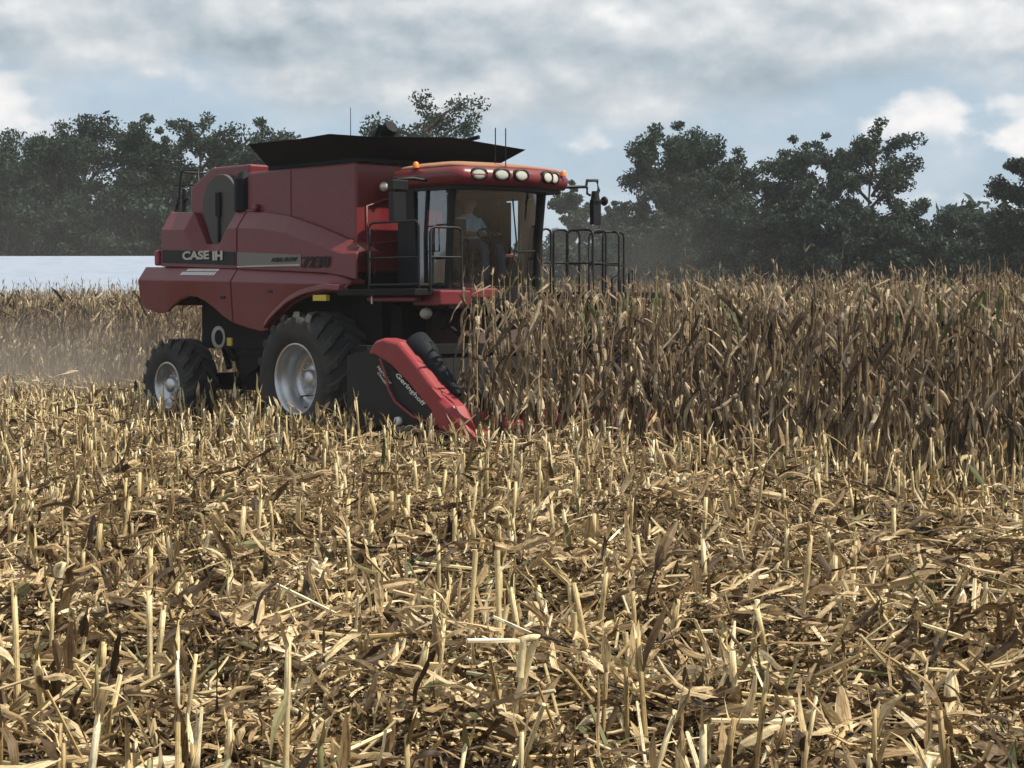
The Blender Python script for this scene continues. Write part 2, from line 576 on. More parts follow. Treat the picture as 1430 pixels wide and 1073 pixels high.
class Soup:
    """numpy collector of strips and tubes"""
    def __init__(self):
        self.V, self.Q, self.S, self.MI, self.k = [], [], [], [], 0

    def add(self, V, Q, S, mi):
        self.V.append(V.reshape(-1, 3))
        self.Q.append(Q.reshape(-1, 4) + self.k)
        self.S.append(S.reshape(-1, 3))
        self.MI.append(np.full(Q.size // 4, mi, dtype=np.int32))
        self.k += V.size // 3

    def mesh(self, name, mats, smooth=True):
        return fast_mesh(name, np.concatenate(self.V), np.concatenate(self.Q), mats, np.concatenate(self.MI), np.concatenate(self.S), smooth)

    def sub(self, rng, p0, az, el, L, Wd, bend, power=1.5, twist=0.0, roll=0.0, seg=5, prof=None, fold=0.25, mi=0, wob=0.0, floor=None, jit=0.0):
        """n leaf strips: start p0 (n,3), heading az, pitch el, bending by `bend` along the length"""
        n = len(p0)
        t = np.linspace(0, 1, seg + 1)
        if prof is None:
            prof = np.interp(t, [0, .12, .5, .8, 1], [.55, .95, 1, .7, .06])
        pos = p0.astype(float).copy()
        out = np.zeros((n, seg + 1, 3, 3))
        for i in range(seg + 1):
            if jit and i:
                je = je + rng.normal(size=n) * jit
                ja = ja + rng.normal(size=n) * jit
                jr = jr + rng.normal(size=n) * jit * 1.5
                jw = rng.uniform(1 - jit, 1 + jit * .6, n)
            elif i == 0:
                je, ja, jr, jw = np.zeros(n), np.zeros(n), np.zeros(n), np.ones(n)
            e = el + bend * t[i] ** power + je
            a = az + wob * np.sin(t[i] * 5 + p0[:, 0] * 7) + ja
            d = np.stack([np.cos(e) * np.cos(a), np.cos(e) * np.sin(a), np.sin(e)], 1)
            s = np.stack([-np.sin(a), np.cos(a), np.zeros(n)], 1)
            nn = np.cross(d, s)
            ro = roll + twist * t[i] + jr
            c, sn = np.cos(ro)[:, None] if np.ndim(ro) else np.cos(ro), np.sin(ro)[:, None] if np.ndim(ro) else np.sin(ro)
            side = s * c + nn * sn
            nor = nn * c - s * sn
            hw = (Wd * prof[i] * 0.5 * jw)[:, None]
            out[:, i, 0] = pos - side * hw
            out[:, i, 1] = pos + nor * hw * fold
            out[:, i, 2] = pos + side * hw
            pos = pos + d * (L / seg)[:, None]
        if floor is not None:
            fl = floor(out[..., 0], out[..., 1]) + 0.004
            out[..., 2] = np.maximum(out[..., 2], fl)
        idx = np.arange(n * (seg + 1) * 3).reshape(n, seg + 1, 3)
        q = np.stack([idx[:, :-1, :-1], idx[:, :-1, 1:], idx[:, 1:, 1:], idx[:, 1:, :-1]], -1)
        S = np.zeros((n, seg + 1, 3, 3))
        S[..., 0] = np.array([0, 3.5, 7])[None, None, :] + rng.random((n, 1, 1)) * 100
        S[..., 1] = t[None, :, None] * 2.0
        S[..., 2] = rng.random((n, 1, 1)) * 50
        self.add(out, q, S, mi)

    def tubes(self, rng, pts, rad, sides=5, mi=0, cap=True):
        """pts (n,k,3), rad (n,k)"""
        n, k, _ = pts.shape
        d = pts[:, -1] - pts[:, 0]
        d /= np.linalg.norm(d, axis=1, keepdims=True) + 1e-9
        ref = np.where(np.abs(d[:, 2:3]) > 0.8, np.array([[1.0, 0, 0]]), np.array([[0, 0, 1.0]]))
        a = np.cross(d, ref)
        a /= np.linalg.norm(a, axis=1, keepdims=True)
        b = np.cross(d, a)
        th = np.arange(sides) * 2 * np.pi / sides
        ring = a[:, None, None, :] * np.cos(th)[None, None, :, None] + b[:, None, None, :] * np.sin(th)[None, None, :, None]
        V = pts[:, :, None, :] + ring * rad[:, :, None, None]
        if cap:                                        # close the top by a last ring of no radius
            V = np.concatenate([V, np.repeat(pts[:, -1:, None, :], sides, 2)], 1)
            k += 1
        idx = np.arange(n * k * sides).reshape(n, k, sides)
        nx = np.roll(idx, -1, axis=2)
        q = np.stack([idx[:, :-1], nx[:, :-1], nx[:, 1:], idx[:, 1:]], -1)
        S = np.zeros((n, k, sides, 3))
        S[..., 0] = th[None, None, :] * 2.5 + rng.random((n, 1, 1)) * 90
        S[..., 1] = np.linspace(0, 1.5, k)[None, :, None]
        S[..., 2] = rng.random((n, 1, 1)) * 50
        self.add(V, q, S, mi)


# ------------------------------------------------------------------ layout: the combine's frame gives the row direction
TH = R(43.0)
DV = np.array([math.sin(TH), -math.cos(TH)])       # heading
LV = np.array([math.cos(TH), math.sin(TH)])        # its left
OX = np.array([-1.554, 25.213])                    # ground point under the front axle
HEAD = math.atan2(DV[1], DV[0])


def uv2xy(u, v):
    u, v = np.asarray(u, float), np.asarray(v, float)
    return OX[0] + DV[0] * u + LV[0] * v, OX[1] + DV[1] * u + LV[1] * v


def xy2uv(x, y):
    a, b = x - OX[0], y - OX[1]
    return a * DV[0] + b * DV[1], a * LV[0] + b * LV[1]


def gh(x, y):
    """ground height: slight ridges along the rows plus lumps"""
    u, v = xy2uv(x, y)
    near = 1.0 / (1.0 + np.exp((np.hypot(x, y) - 55) / 4.0))
    h = 0.035 * np.cos(v / 0.76 * 2 * np.pi) + 0.03 * np.sin(x * 1.7 + 0.6 * np.sin(y * 0.9)) * np.sin(y * 1.3 + 1.0)
    h = h + 0.02 * np.sin(x * 4.1 + 2 * np.sin(y * 2.2)) * np.cos(y * 3.7)
    return h * near


def at_px(px, py, z=0.0):
    k = FPX * (CH - z) / (py - HOR)
    return (px - 715) / FPX * k, k


# ------------------------------------------------------------------ ground: one sheet to the horizon
def axis_coords(lo, hi, step):
    core = np.arange(lo, hi + step / 2, step)
    grow = [2, 5, 10, 20, 40, 80, 160, 400, 900, 2000, 4000]
    return np.concatenate([[lo - g for g in reversed(grow)], core, [hi + g for g in grow]])


gx, gy = axis_coords(-16, 14, 0.2), axis_coords(3, 46, 0.2)
GX, GY = np.meshgrid(gx, gy, indexing='ij')
GV = np.stack([GX, GY, gh(GX, GY)], -1)
gi = np.arange(GX.size).reshape(GX.shape)
gq = np.stack([gi[:-1, :-1], gi[1:, :-1], gi[1:, 1:], gi[:-1, 1:]], -1)
tag(link('field_ground', fast_mesh('field_ground', GV.reshape(-1, 3), gq.reshape(-1, 4), [M['soil']])), kind='structure')

rng = np.random.default_rng(7)

# ------------------------------------------------------------------ trees
def leaf_cards(rg, centres, rad, per, size, flat=0.75):
    """many small pointed leaf sprays round every centre"""
    n = len(centres) * per
    c = np.repeat(centres, per, 0)
    rr = np.repeat(rad, per)
    d = rg.normal(size=(n, 3))
    d /= np.linalg.norm(d, axis=1, keepdims=True)
    p = c + d * (rr * rg.random(n) ** 0.45)[:, None] * np.array([1, 1, flat])
    a = rg.normal(size=(n, 3))
    a[:, 2] -= 0.35
    a /= np.linalg.norm(a, axis=1, keepdims=True)
    b = np.cross(a, rg.normal(size=(n, 3)))
    b /= np.linalg.norm(b, axis=1, keepdims=True)
    s = size * (0.6 + 0.8 * rg.random(n))[:, None]
    V = np.stack([p - a * s * .5, p + b * s * .27, p + a * s * .6, p - b * s * .27], 1)
    return V


def tree_thing(name, rg, X, Y, h, wd, label, group, leafmat, size, crown_lo=0.12, n_limb=11, per=26, lean=0.0, airy=1.0, cat='tree', z0=0.0):
    root = empty(name, (X, Y, z0), 0, label, cat, group)
    tb = MB()
    top = Vector((lean * h, 0, h * .80))
    tr = max(.10, h * .018)
    mid = Vector((lean * h * .3 + rg.normal() * .2, rg.normal() * .2, h * .42))
    tb.tube([(0, 0, -.1), (0.02, 0, h * .15), mid, top * .8 + Vector((rg.normal() * .2, 0, 0)), top], [tr * 1.3, tr, tr * .7, tr * .35, tr * .12], 7)
    cs, rs = [], []
    for i in range(n_limb):
        t = crown_lo + (0.97 - crown_lo) * (i + rg.random() * .8) / n_limb
        base = Vector((0, 0, 0)).lerp(mid, min(1, t / .5)) if t < .5 else mid.lerp(top, (t - .5) / .5)
        a = i * 2.4 + rg.normal() * .5
        prof = np.interp(t, [0, .3, .6, .85, 1.0], [.80, 1.0, 1.0, .85, .62])
        ln = wd * .5 * prof * (.72 + .42 * rg.random())
        rise = ln * (.35 + .5 * rg.random())
        tip = base + Vector((math.cos(a) * ln, math.sin(a) * ln, rise))
        if tip.z > h:
            tip.z = h - rg.random() * .6
        q = base.lerp(tip, .5) + Vector((0, 0, ln * .10))
        tb.tube([base, q, tip], [tr * .45, tr * .28, tr * .08], 5)
        for k in range(6):
            f = .35 + .65 * (k + rg.random()) / 6
            c = base.lerp(tip, f) + Vector((rg.normal() * .6, rg.normal() * .6, rg.normal() * .45)) * (wd * .085)
            cs.append(c)
            rs.append(wd * (.085 + .075 * rg.random()) * airy)
            if k >= 2:
                tb.tube([base.lerp(tip, max(0, f - .2)), c], [tr * .10, tr * .04], 4, cap=False)
    for k in range(5):
        c = top + Vector((rg.normal() * wd * .10, rg.normal() * wd * .1, h * .05 * (k - 1.5) * .7))
        if c.z < h - .3:
            cs.append(c)
            rs.append(wd * (.07 + .05 * rg.random()))
    tb.build('trunk', M['bark'], root, fix=False)
    cs = np.array([tuple(c) for c in cs])
    V = leaf_cards(rg, cs, np.array(rs), per, size)
    n = len(V)
    me = fast_mesh('crown', V.reshape(-1, 3), np.arange(n * 4).reshape(n, 4), [leafmat], smooth=False)
    link('crown', me, root)
    return root


TREES = [  # px, top y, width px, distance, label
    (-45, 200, 150, 112, 'broad dark tree at the left end of the treeline'),
    (18, 182, 150, 116, 'dark bushy tree leftmost against the white cloud above the shed'),
    (72, 166, 120, 110, 'tall dark tree above the middle of the white shed roof'),
    (122, 156, 130, 114, 'rounded tall tree over the white shed, second highest of the left treeline'),
    (192, 152, 95, 110, 'slim tree with a patch of sky showing beside its crown left of the combine'),
    (232, 158, 80, 120, 'narrow loose-leaved tree behind the handrail at the rear of the combine'),
    (292, 150, 120, 112, 'tall airy tree with sky showing through rising behind the screen housing of the combine'),
    (338, 192, 110, 118, 'lower tree filling the dip behind the rear of the black tank rim'),
    (380, 158, 105, 114, 'tree with a pointed top just left of the black tank rim'),
    (428, 196, 110, 116, 'dark tree hidden mostly behind the grain tank'),
    (590, 124, 140, 105, 'lone tree crown peeking above the black tank rim with sky around it'),
    (800, 246, 60, 130, 'small pale dusty tree just right of the cab mirror'),
    (846, 275, 55, 128, 'low dusty tree between the cab and the big tree on its right'),
    (908, 166, 92, 108, 'full round tree, first tall one right of the combine cab'),
    (952, 164, 100, 110, 'dense tall tree joined to the round one right of the cab'),
    (990, 188, 85, 112, 'dark tree with a shoulder sloping down beside the dense tall tree'),
    (1042, 200, 100, 110, 'shorter loose-topped tree with sky gaps above the middle of the corn'),
    (1102, 182, 85, 108, 'tree with forked top left of the tallest ragged tree'),
    (1152, 178, 80, 112, 'thin-leaved tree close beside the tallest ragged tree'),
    (1208, 158, 100, 106, 'tallest ragged tree with drooping sprays at the end of the right treeline'),
    (1268, 282, 70, 108, 'short tree stepping down from the ragged tall tree to the gap'),
    (1338, 278, 75, 112, 'small separate tree with thin top in the gap near the right edge'),
    (1382, 305, 65, 108, 'low bushy tree beside the dark tree at the right edge'),
    (1440, 190, 95, 95, 'tall nearly black tree cut off by the right edge'),
]
rgt = np.random.default_rng(29)
for i, (px, ty, wpx, D, lab) in enumerate(TREES):
    s = D / FPX
    h = (CH + (HOR - ty) * s) * 1.07
    thin = 'airy' in lab or 'loose' in lab or 'ragged' in lab or 'thin' in lab or 'lone' in lab
    tree_thing('tree', rgt, (px - 715) * s, D, h, wpx * s * (1.22 if px > 860 else 1.15), lab, 'trees along the far edge of the field', M['leaf_b'] if i % 3 == 0 or px > 1400 else M['leaf_a'],
               .22, .10 if not thin else .12, 24 if not thin else 22, 165 if not thin else 110, rgt.normal() * .02, 1.12 if not thin else 1.0)
# understorey
bush_x = list(np.linspace(-60, 480, 14)) + list(np.linspace(740, 1490, 20))
for i, px in enumerate(bush_x):
    D = 98 + rgt.random() * 6
    s = D / FPX
    ty = np.interp(px, [-60, 250, 480, 740, 850, 1000, 1150, 1260, 1330, 1430, 1500], [262, 258, 270, 330, 318, 268, 262, 300, 335, 318, 300]) + rgt.normal() * 10
    tree_thing('bush', rgt, (px - 715) * s + rgt.normal() * .3, D, CH + (HOR - ty) * s, 92 * s, 'dark leafy bush crowded in the undergrowth at the foot of the treeline', 'bushes under the treeline',
               M['leaf_b'], .25, .02, 12, 120, 0, 1.3, 'bush')
# the wood behind reads as one mass
n = 26000
x = rgt.uniform(-60, 55, n)
y = rgt.uniform(120, 132, n)
zmax = 7.5 + 2.0 * np.sin(x * .21) + 1.2 * np.sin(x * .63 + 1)
gap = np.clip(np.abs(x - 27.5) / 4.0, 0.45, 1)
mid = np.clip((np.abs(x - 3.5) - 4) / 6, 0.45, 1)
z = rgt.random(n) ** .8 * zmax * gap * mid
V = leaf_cards(rgt, np.stack([x, y, z], 1), np.full(n, .3), 1, .85)
tag(link('woods', fast_mesh('woods', V.reshape(-1, 3), np.arange(n * 4).reshape(n, 4), [M['leaf_b']], smooth=False)), kind='stuff')

# ------------------------------------------------------------------ long white-roofed shed beyond the corn
sh = empty('farm_shed', (-19.5, 70.0, 0), R(-2.0), 'long low farm shed with pale white metal roof beyond the corn', 'shed')
mb = MB()
mb.prism([(-20, 0), (16, 0), (16, 2.2), (-20, 2.2)], -6.0, 6.0)
mb.build('wall', M['wall_white'], sh)
mb = MB()
mb.prism([(-6.6, 2.10), (0, 3.86), (6.6, 2.10), (6.6, 2.02), (0, 3.78), (-6.6, 2.02)], -20.5, 16.5, axis='x')
mb.build('roof', M['roof'], sh)

# ------------------------------------------------------------------ the combine (local x forward, y to its left, z up)
CB = empty('combine_harvester', (OX[0], OX[1], 0), HEAD, 'dusty red combine harvester with black grain tank rim cutting into standing corn', 'combine')


def rrect(x0, x1, y0, y1, r, z, n=4, bulge=0.0):
    pts = []
    for cx, cy, a0 in ((x1 - r, y1 - r, 0), (x0 + r, y1 - r, 90), (x0 + r, y0 + r, 180), (x1 - r, y0 + r, 270)):
        for k in range(n + 1):
            a = R(a0 + 90 * k / n)
            pts.append([cx + r * math.cos(a), cy + r * math.sin(a), z])
    # bulged front: spread extra points along the front edge
    front0, front1 = pts[-1], pts[0]
    for k in range(1, 6):
        t = k / 6
        pts.append([front0[0] + bulge * math.sin(math.pi * t), front0[1] + (front1[1] - front0[1]) * t, z])
    return [tuple(p) for p in pts]


# --- hull: the dark machine inside
mb = MB()
mb.box(-3.45, 0.5, -1.15, 1.15, 1.25, 2.62)
mb.box(-4.0, -3.452, -1.14, 1.14, 1.98, 2.61)
mb.box(-4.25, -3.5, -0.95, 0.95, 2.0, 2.9)
mb.box(0.5, 1.0, -1.2, 1.2, 1.15, 2.05)
mb.prism([(-3.2, 1.3), (-2.2, 1.3), (-1.6, 0.62), (-2.9, 0.62)], -0.8, 0.8)
mb.build('hull', M['dark_steel'], CB, 0.02)

mb = MB()
mb.prism([(-2.45, 1.62), (-1.72, 1.55), (-2.02, 0.98), (-2.32, 0.86), (-2.52, 0.92)], -1.12, -1.04)
mb.prism([(-2.45, 1.62), (-1.72, 1.55), (-2.02, 0.98), (-2.32, 0.86), (-2.52, 0.92)], 1.04, 1.12)
mb.tube([(-3.0, -1.1, 1.45), (-2.7, -1.05, 1.1)], 0.06)
mb.tube([(-3.35, -0.9, 1.55), (-3.0, -0.95, 0.95)], 0.05)
mb.tube([(-2.75, -1.1, 1.8), (-2.2, -1.1, 1.4), (-1.5, -1.12, 1.25)], 0.025)
mb.tube([(-2.9, -1.1, 1.75), (-2.5, -1.12, 1.2), (-1.4, -1.15, 1.05)], 0.02)
mb.box(-1.7, -1.0, -1.1, 1.1, 0.62, 1.25)
mb.box(-2.75, -2.35, -1.15, -1.0, 1.48, 1.7)
mb.build('side_shield', M['dark_steel'], CB, 0.01)
mb = MB()
mb.lathe([(0.0, -.03), (0.05, -.03), (0.06, 0), (0.10, 0), (0.115, -.03), (0.13, -.03), (0.13, .04), (0.0, .04)], (-1.32, -1.25, 0.92), 20)
mb.build('belt_pulley', M['rim'], CB)
mb = MB()
mb.lathe([(0.0, -.02), (0.09, -.02), (0.17, -.05), (0.18, 0), (0.10, .02), (0.0, .02)], (-2.98, -1.12, 1.42), 20)
mb.build('belt_pulley', M['silver_mark'], CB)
mb = MB()
mb.box(-2.72, -2.6, -1.18, -1.1, 1.3, 1.42)
mb.build('warning_decal', M['yellow'], CB)


# --- side panels, lofted along the machine
def side_panel(name, us, zt, zs, zb, vt, vs, vb, sg, parent, mat):
    loops = []
    for u in us:
        t, s, b = zt(u), zs(u), zb(u)
        prof = [(vb, b), (vs + (vb - vs) * .45, b + (s - b) * .55), (vs, s), (vt, t), (vt - .22, t), (vt - .22, t - .05), (vt - .03, t - .05),
                (vs - .05, s), (vb - .05, b)]
        loops.append([(u, sg * v, z) for v, z in prof])
    mb = MB().loft(loops)
    return mb.build(name, mat, parent, 0.012)


def interp(xs, ys):
    return lambda u: float(np.interp(u, xs, ys))


up_t = interp([-3.97, -3.33, -2.98, -2.60, -2.20, -1.94, -1.4, -.8, -.12, .52, .9], [3.34, 3.31, 2.82, 2.82, 3.27, 3.27, 3.235, 3.15, 2.98, 2.79, 2.62])
up_s = lambda u: max(2.60, up_t(u) - float(np.interp(u, [-4, -2, .5, .9], [.28, .25, .20, .16])))
up_b = interp([-3.97, -1.94, .3, .9], [2.50, 2.43, 2.34, 2.24])
rear_us = [-3.97, -3.7, -3.33, -3.22, -3.1, -2.98, -2.8, -2.60, -2.46, -2.33, -2.20, -2.08, -1.95]
front_us = [-1.925, -1.7, -1.4, -1.1, -.8, -.46, -.12, .2, .52, .72, .86]
lo_t = interp([-4.5, -1.94, .45, .75], [2.50, 2.45, 2.33, 2.24])
lo_s = interp([-4.5, -1.94, .45, .75], [2.30, 2.25, 2.19, 2.14])
lo_b = interp([-4.47, -4.33, -3.97, -3.70, -3.50, -3.30, -3.1, -2.88, -2.64, -2.41, -2.18, -1.94, -1.58, -1.22, -1.08, -.88, -.66, -.45, -.2, .05, .4, .75],
              [1.98, 1.86, 1.78, 1.80, 1.92, 2.0, 2.045, 2.03, 1.96, 1.86, 1.74, 1.65, 1.58, 1.53, 1.55, 1.68, 1.81, 1.92, 2.0, 2.05, 2.08, 2.06])
lo_rear = [-4.47, -4.33, -4.1, -3.97, -3.8, -3.7, -3.6, -3.5, -3.4, -3.30, -3.1, -2.88, -2.64, -2.41, -2.18, -1.95]
lo_front = [-1.925, -1.7, -1.58, -1.4, -1.22, -1.08, -.98, -.88, -.76, -.66, -.55, -.45, -.32, -.2, .05, .25, .4, .6, .75]
PANELS = {}
for sg in (-1, 1):
    PANELS['ru', sg] = side_panel('rear_upper_panel', rear_us, up_t, up_s, up_b, 1.35, 1.52, 1.53, -sg * -1, CB, M['red'])
    PANELS['fu', sg] = side_panel('front_upper_panel', front_us, up_t, up_s, up_b, 1.35, 1.52, 1.53, -sg * -1, CB, M['red'])
    PANELS['rl', sg] = side_panel('rear_lower_panel', lo_rear, lo_t, lo_s, lo_b, 1.50, 1.64, 1.60, -sg * -1, CB, M['red'])
    PANELS['fl', sg] = side_panel('front_lower_panel', lo_front, lo_t, lo_s, lo_b, 1.50, 1.64, 1.60, -sg * -1, CB, M['red'])
    # fender lip over the drive wheel
    mb = MB()
    pts = [(-1.02, 1.62), (-.88, 1.74), (-.66, 1.87), (-.45, 1.98), (-.2, 2.06), (.05, 2.11), (.4, 2.15), (.72, 2.13)]
    loops = []
    for u, z in pts:
        loops.append([(u, sg * 1.55, z + .07), (u, sg * 1.70, z + .045), (u, sg * 1.715, z - .03), (u, sg * 1.68, z - .05), (u, sg * 1.55, z - .02)])
    mb.loft(loops).build('wheel_fender', M['red'], CB, 0.01)
    mb = MB().box(.12, .42, sg * 1.66 - .03, sg * 1.66 + .03, 1.965, 2.045)
    mb.build('side_reflector', M['yellow'], CB)
for u, z in ((-2.15, 2.02), (-.95, 2.10)):
    mb = MB().box(u - .05, u + .05, -1.645, -1.60, z - .018, z + .018)
    mb.build('panel_latch', M['black'], CB, .008)
# rear end hood
mb = MB()
mb.loft([[(-4.22, -1.1, 1.9), (-4.22, 1.1, 1.9), (-4.0, 1.38, 1.9), (-4.0, -1.38, 1.9)], [(-4.46, -1.2, 2.35), (-4.46, 1.2, 2.35), (-4.0, 1.48, 2.35), (-4.0, -1.48, 2.35)],
         [(-4.40, -1.2, 2.52), (-4.40, 1.2, 2.52), (-3.95, 1.45, 2.52), (-3.95, -1.45, 2.52)], [(-4.15, -1.2, 2.9), (-4.15, 1.2, 2.9), (-3.9, 1.4, 2.95), (-3.9, -1.4, 2.95)],
         [(-4.05, -1.2, 3.2), (-4.05, 1.2, 3.2), (-3.9, 1.3, 3.25), (-3.9, -1.3, 3.25)]])
mb.build('rear_hood', M['red'], CB, 0.03)
mb = MB()
mb.box(-4.36, -4.22, -1.42, -1.22, 2.52, 2.76).box(-4.36, -4.22, 1.22, 1.42, 2.52, 2.76)
mb.build('tail_lamp_housing', M['red_bright'], CB, 0.03)

# stripes follow the panel's upright face
def stripe(name, u0, u1, z0, z1, parent, mat, v=-1.537):
    def vv(u, z):
        s, b = up_s(u), up_b(u)
        return -(1.52 + .01 * min(1, max(0, (s - z) / max(.05, s - b)))) - .006
    n = 8
    loops = []
    mb = MB()
    us = [u0 + (u1 - u0) * k / n for k in range(n + 1)]
    top = lambda u: z1(u)
    bot = lambda u: z0(u)
    vs, fs = [], []
    for u in us:
        for z in (bot(u), top(u)):
            vs.append((u, vv(u, z) - .004, z))
        for z in (top(u), bot(u)):
            vs.append((u, vv(u, z) + .010, z))
    for k in range(n):
        for j in range(4):
            fs.append((k * 4 + j, k * 4 + (j + 1) % 4, (k + 1) * 4 + (j + 1) % 4, (k + 1) * 4 + j))
    fs += [(0, 1, 2, 3), (n * 4 + 3, n * 4 + 2, n * 4 + 1, n * 4)]
    mb.add(vs, fs)
    return mb.build(name, mat, parent)


sz0 = interp([-3.97, -1.94, -.3], [2.555, 2.485, 2.43])
sz1 = interp([-3.97, -1.94, -.3], [2.755, 2.675, 2.60])
stripe('stripe', -3.93, -1.97, sz0, sz1, PANELS['ru', -1], M['black'])
stripe('stripe', -1.91, -0.36, sz0, sz1, PANELS['fu', -1], M['grey_stripe'])
mb = MB().box(-1.90, -0.36, -1.552, -1.543, 2.452, 2.474)
mb.build('pinstripe', M['silver_mark'], PANELS['fu', -1])


def lettering(name, text, u0, u1, z0, z1, v, mat, parent, shear=0.0, bold=0.0, rot=0.0, normal=-1):
    cu = bpy.data.curves.new(name, 'FONT')
    cu.body, cu.size, cu.shear, cu.offset = text, 1.0, shear, bold
    cu.extrude = 0.02
    o = bpy.data.objects.new(name, cu)
    COL.objects.link(o)
    bpy.context.view_layer.update()
    me = bpy.data.meshes.new_from_object(o.evaluated_get(bpy.context.evaluated_depsgraph_get()))
    bpy.data.objects.remove(o)
    co = np.empty(len(me.vertices) * 3, dtype=np.float32)
    me.vertices.foreach_get('co', co)
    co = co.reshape(-1, 3)
    lo, hi = co.min(0), co.max(0)
    x = (co[:, 0] - lo[0]) / (hi[0] - lo[0]) * (u1 - u0)
    z = (co[:, 1] - lo[1]) / (hi[1] - lo[1]) * (z1 - z0)
    c, s = math.cos(rot), math.sin(rot)
    out = np.stack([u0 + x * c - z * s, v + (co[:, 2] / 0.02) * -0.003, z0 + x * s + z * c], 1)
    me.vertices.foreach_set('co', out.astype(np.float32).ravel())
    me.materials.clear()
    me.materials.append(mat)
    me.update()
    me.name = name
    return link(name, me, parent)


lettering('lettering', 'CASE', -3.34, -2.62, 2.585, 2.715, -1.548, M['silver_mark'], PANELS['ru', -1], 0, 0.035)
lettering('lettering', 'IH', -2.53, -2.27, 2.565, 2.70, -1.548, M['silver_mark'], PANELS['ru', -1], 0, 0.05)
lettering('lettering', 'AXIAL-FLOW', -1.05, -.42, 2.515, 2.575, -1.551, M['black'], PANELS['fu', -1], 0.3, 0.02)
lettering('lettering', '7230', -0.33, 0.30, 2.415, 2.575, -1.551, M['black'], PANELS['fu', -1], 0.12, 0.03)
# white dealer decal on the sloping ledge of the lower panel (two slanted lines of blurred bold writing)
mb = MB()
def on_ledge(u, f):
    t, s = lo_t(u), lo_s(u)
    return (u, -(1.50 + .14 * f) - .004, t + (s - t) * f + .004)
for f0, f1, u0, u1 in ((.12, .30, -3.25, -2.42), (.36, .60, -3.36, -2.46)):
    rr = random.Random(3)
    u = u0
    while u < u1:
        du = rr.uniform(.05, .085)
        a = [on_ledge(u + .03, f0), on_ledge(u + du + .03, f0), on_ledge(u + du, f1), on_ledge(u, f1)]
        mb.add(a, [(0, 1, 2, 3)])
        u += du + .012
mb.build('decal', M['white_mark'], PANELS['rl', -1])

# --- rotary screen housing and disc
HS = MB()
HS.prism([(-3.62, 3.2), (-3.62, 3.70), (-3.03, 3.97), (-2.03, 3.97), (-2.03, 2.76), (-2.62, 2.70), (-2.98, 2.74), (-3.35, 3.1)], -1.22, 1.22)
hs = HS.build('screen_housing', M['red'], CB, 0.03)
mb = MB()
# shield-shaped guard: round above, drawn to a point below
pts = []
for k in range(25):
    a = R(-38 + 256 * k / 24)
    pts.append((-2.66 + .47 * math.cos(a), 3.40 + .45 * math.sin(a)))
pts += [(-2.93, 2.92), (-2.86, 2.80), (-2.66, 2.80), (-2.52, 2.92)]
mb.prism(pts, -1.33, -1.24)
sc = mb.build('rotary_screen', M['grey_screen'], hs, 0.015)
mb = MB()
mb.box(-2.72, -2.60, -1.375, -1.335, 3.22, 3.58)
mb.box(-2.69, -2.63, -1.36, -1.335, 2.84, 3.22)
mb.build('vacuum_wand', M['tank_black'], hs, 0.02)
mb = MB()
mb.loft([[(-2.26 + .0, -1.24, z), (-2.24, -1.36, z), (-2.12, -1.40, z), (-2.02, -1.36, z), (-2.0, -1.24, z)] for z in (3.28, 3.75)] +
        [[(-2.2, -1.24, 3.86), (-2.19, -1.30, 3.86), (-2.12, -1.33, 3.86), (-2.06, -1.30, 3.86), (-2.05, -1.24, 3.86)]])
mb.build('air_duct', M['tank_black'], hs, 0.02)

# --- grain tank
mb = MB()
mb.box(-2.0, 0.58, -1.30, 1.30, 2.35, 3.84)
tank = mb.build('grain_tank', M['red'], CB, 0.035)
mb = MB()
mb.box(-.93, -.905, -1.309, -1.295, 2.95, 3.80)          # pressed seam
mb.build('tank_seam', M['red'], tank)
mb = MB()
mb.tube([(.590, -1.12, 2.3), (.595, -1.12, 3.25), (.595, -.8, 3.35), (.595, -.55, 3.34)], .018)
mb.build('tank_seam', M['red'], tank)
mb = MB()
mb.tube([(.590, -1.0, 2.3), (.595, -1.0, 2.75), (.595, -.62, 2.78)], .015)
mb.build('tank_seam', M['red'], tank)
mb = MB()
mb.tube([(-1.95, -1.33, 3.28), (-1.7, -1.34, 3.27)], .022)
mb.lathe([(0, -.03), (.05, -.03), (.06, .02), (0, .02)], (-1.72, -1.34, 3.31), 12)
mb.build('grab_handle', M['red'], tank)
mb = MB()
mb.box(-1.5, 0.62, -1.27, 1.27, 3.843, 3.90)
mb.build('tank_collar', M['tank_black'], tank)
# flared black rim of the tank, open above
bo = [(-1.50, -1.28), (0.60, -1.28), (0.60, 1.28), (-1.50, 1.28)]
to = [(-1.52, -1.60, 4.20), (-.2, -1.66, 4.18), (.45, -1.66, 4.20), (1.02, -1.45, 4.14), (1.06, 0.0, 4.22), (1.02, 1.45, 4.14), (.45, 1.66, 4.20),
      (-.2, 1.66, 4.18), (-1.52, 1.60, 4.20), (-1.62, 0, 4.24)]
bb = [(-1.50, -1.28), (-.2, -1.28), (.35, -1.28), (.60, -1.20), (.62, 0), (.60, 1.20), (.35, 1.28), (-.2, 1.28), (-1.50, 1.28), (-1.52, 0)]
mb = MB()
n = len(to)
vs = [(x, y, 3.90) for x, y in bb] + to + [(x * .985, y * .975, z + .004) for x, y, z in to] + [(x * .97, y * .97, 3.90) for x, y in bb]
fs = []
for i in range(n):
    j = (i + 1) % n
    fs += [(i, j, n + j, n + i), (n + i, n + j, 2 * n + j, 2 * n + i), (2 * n + i, 2 * n + j, 3 * n + j, 3 * n + i)]
fs.append(tuple(range(3 * n, 4 * n)))
mb.add(vs, fs)
mb.build('tank_extension', M['tank_black'], tank)
mb = MB()
mb.tube([(-.55, -.3, 3.95), (-.05, -.3, 4.30), (.12, -.3, 4.42)], [.16, .14, .10], 10)
mb.build('fill_auger', M['tank_black'], tank)
mb = MB()
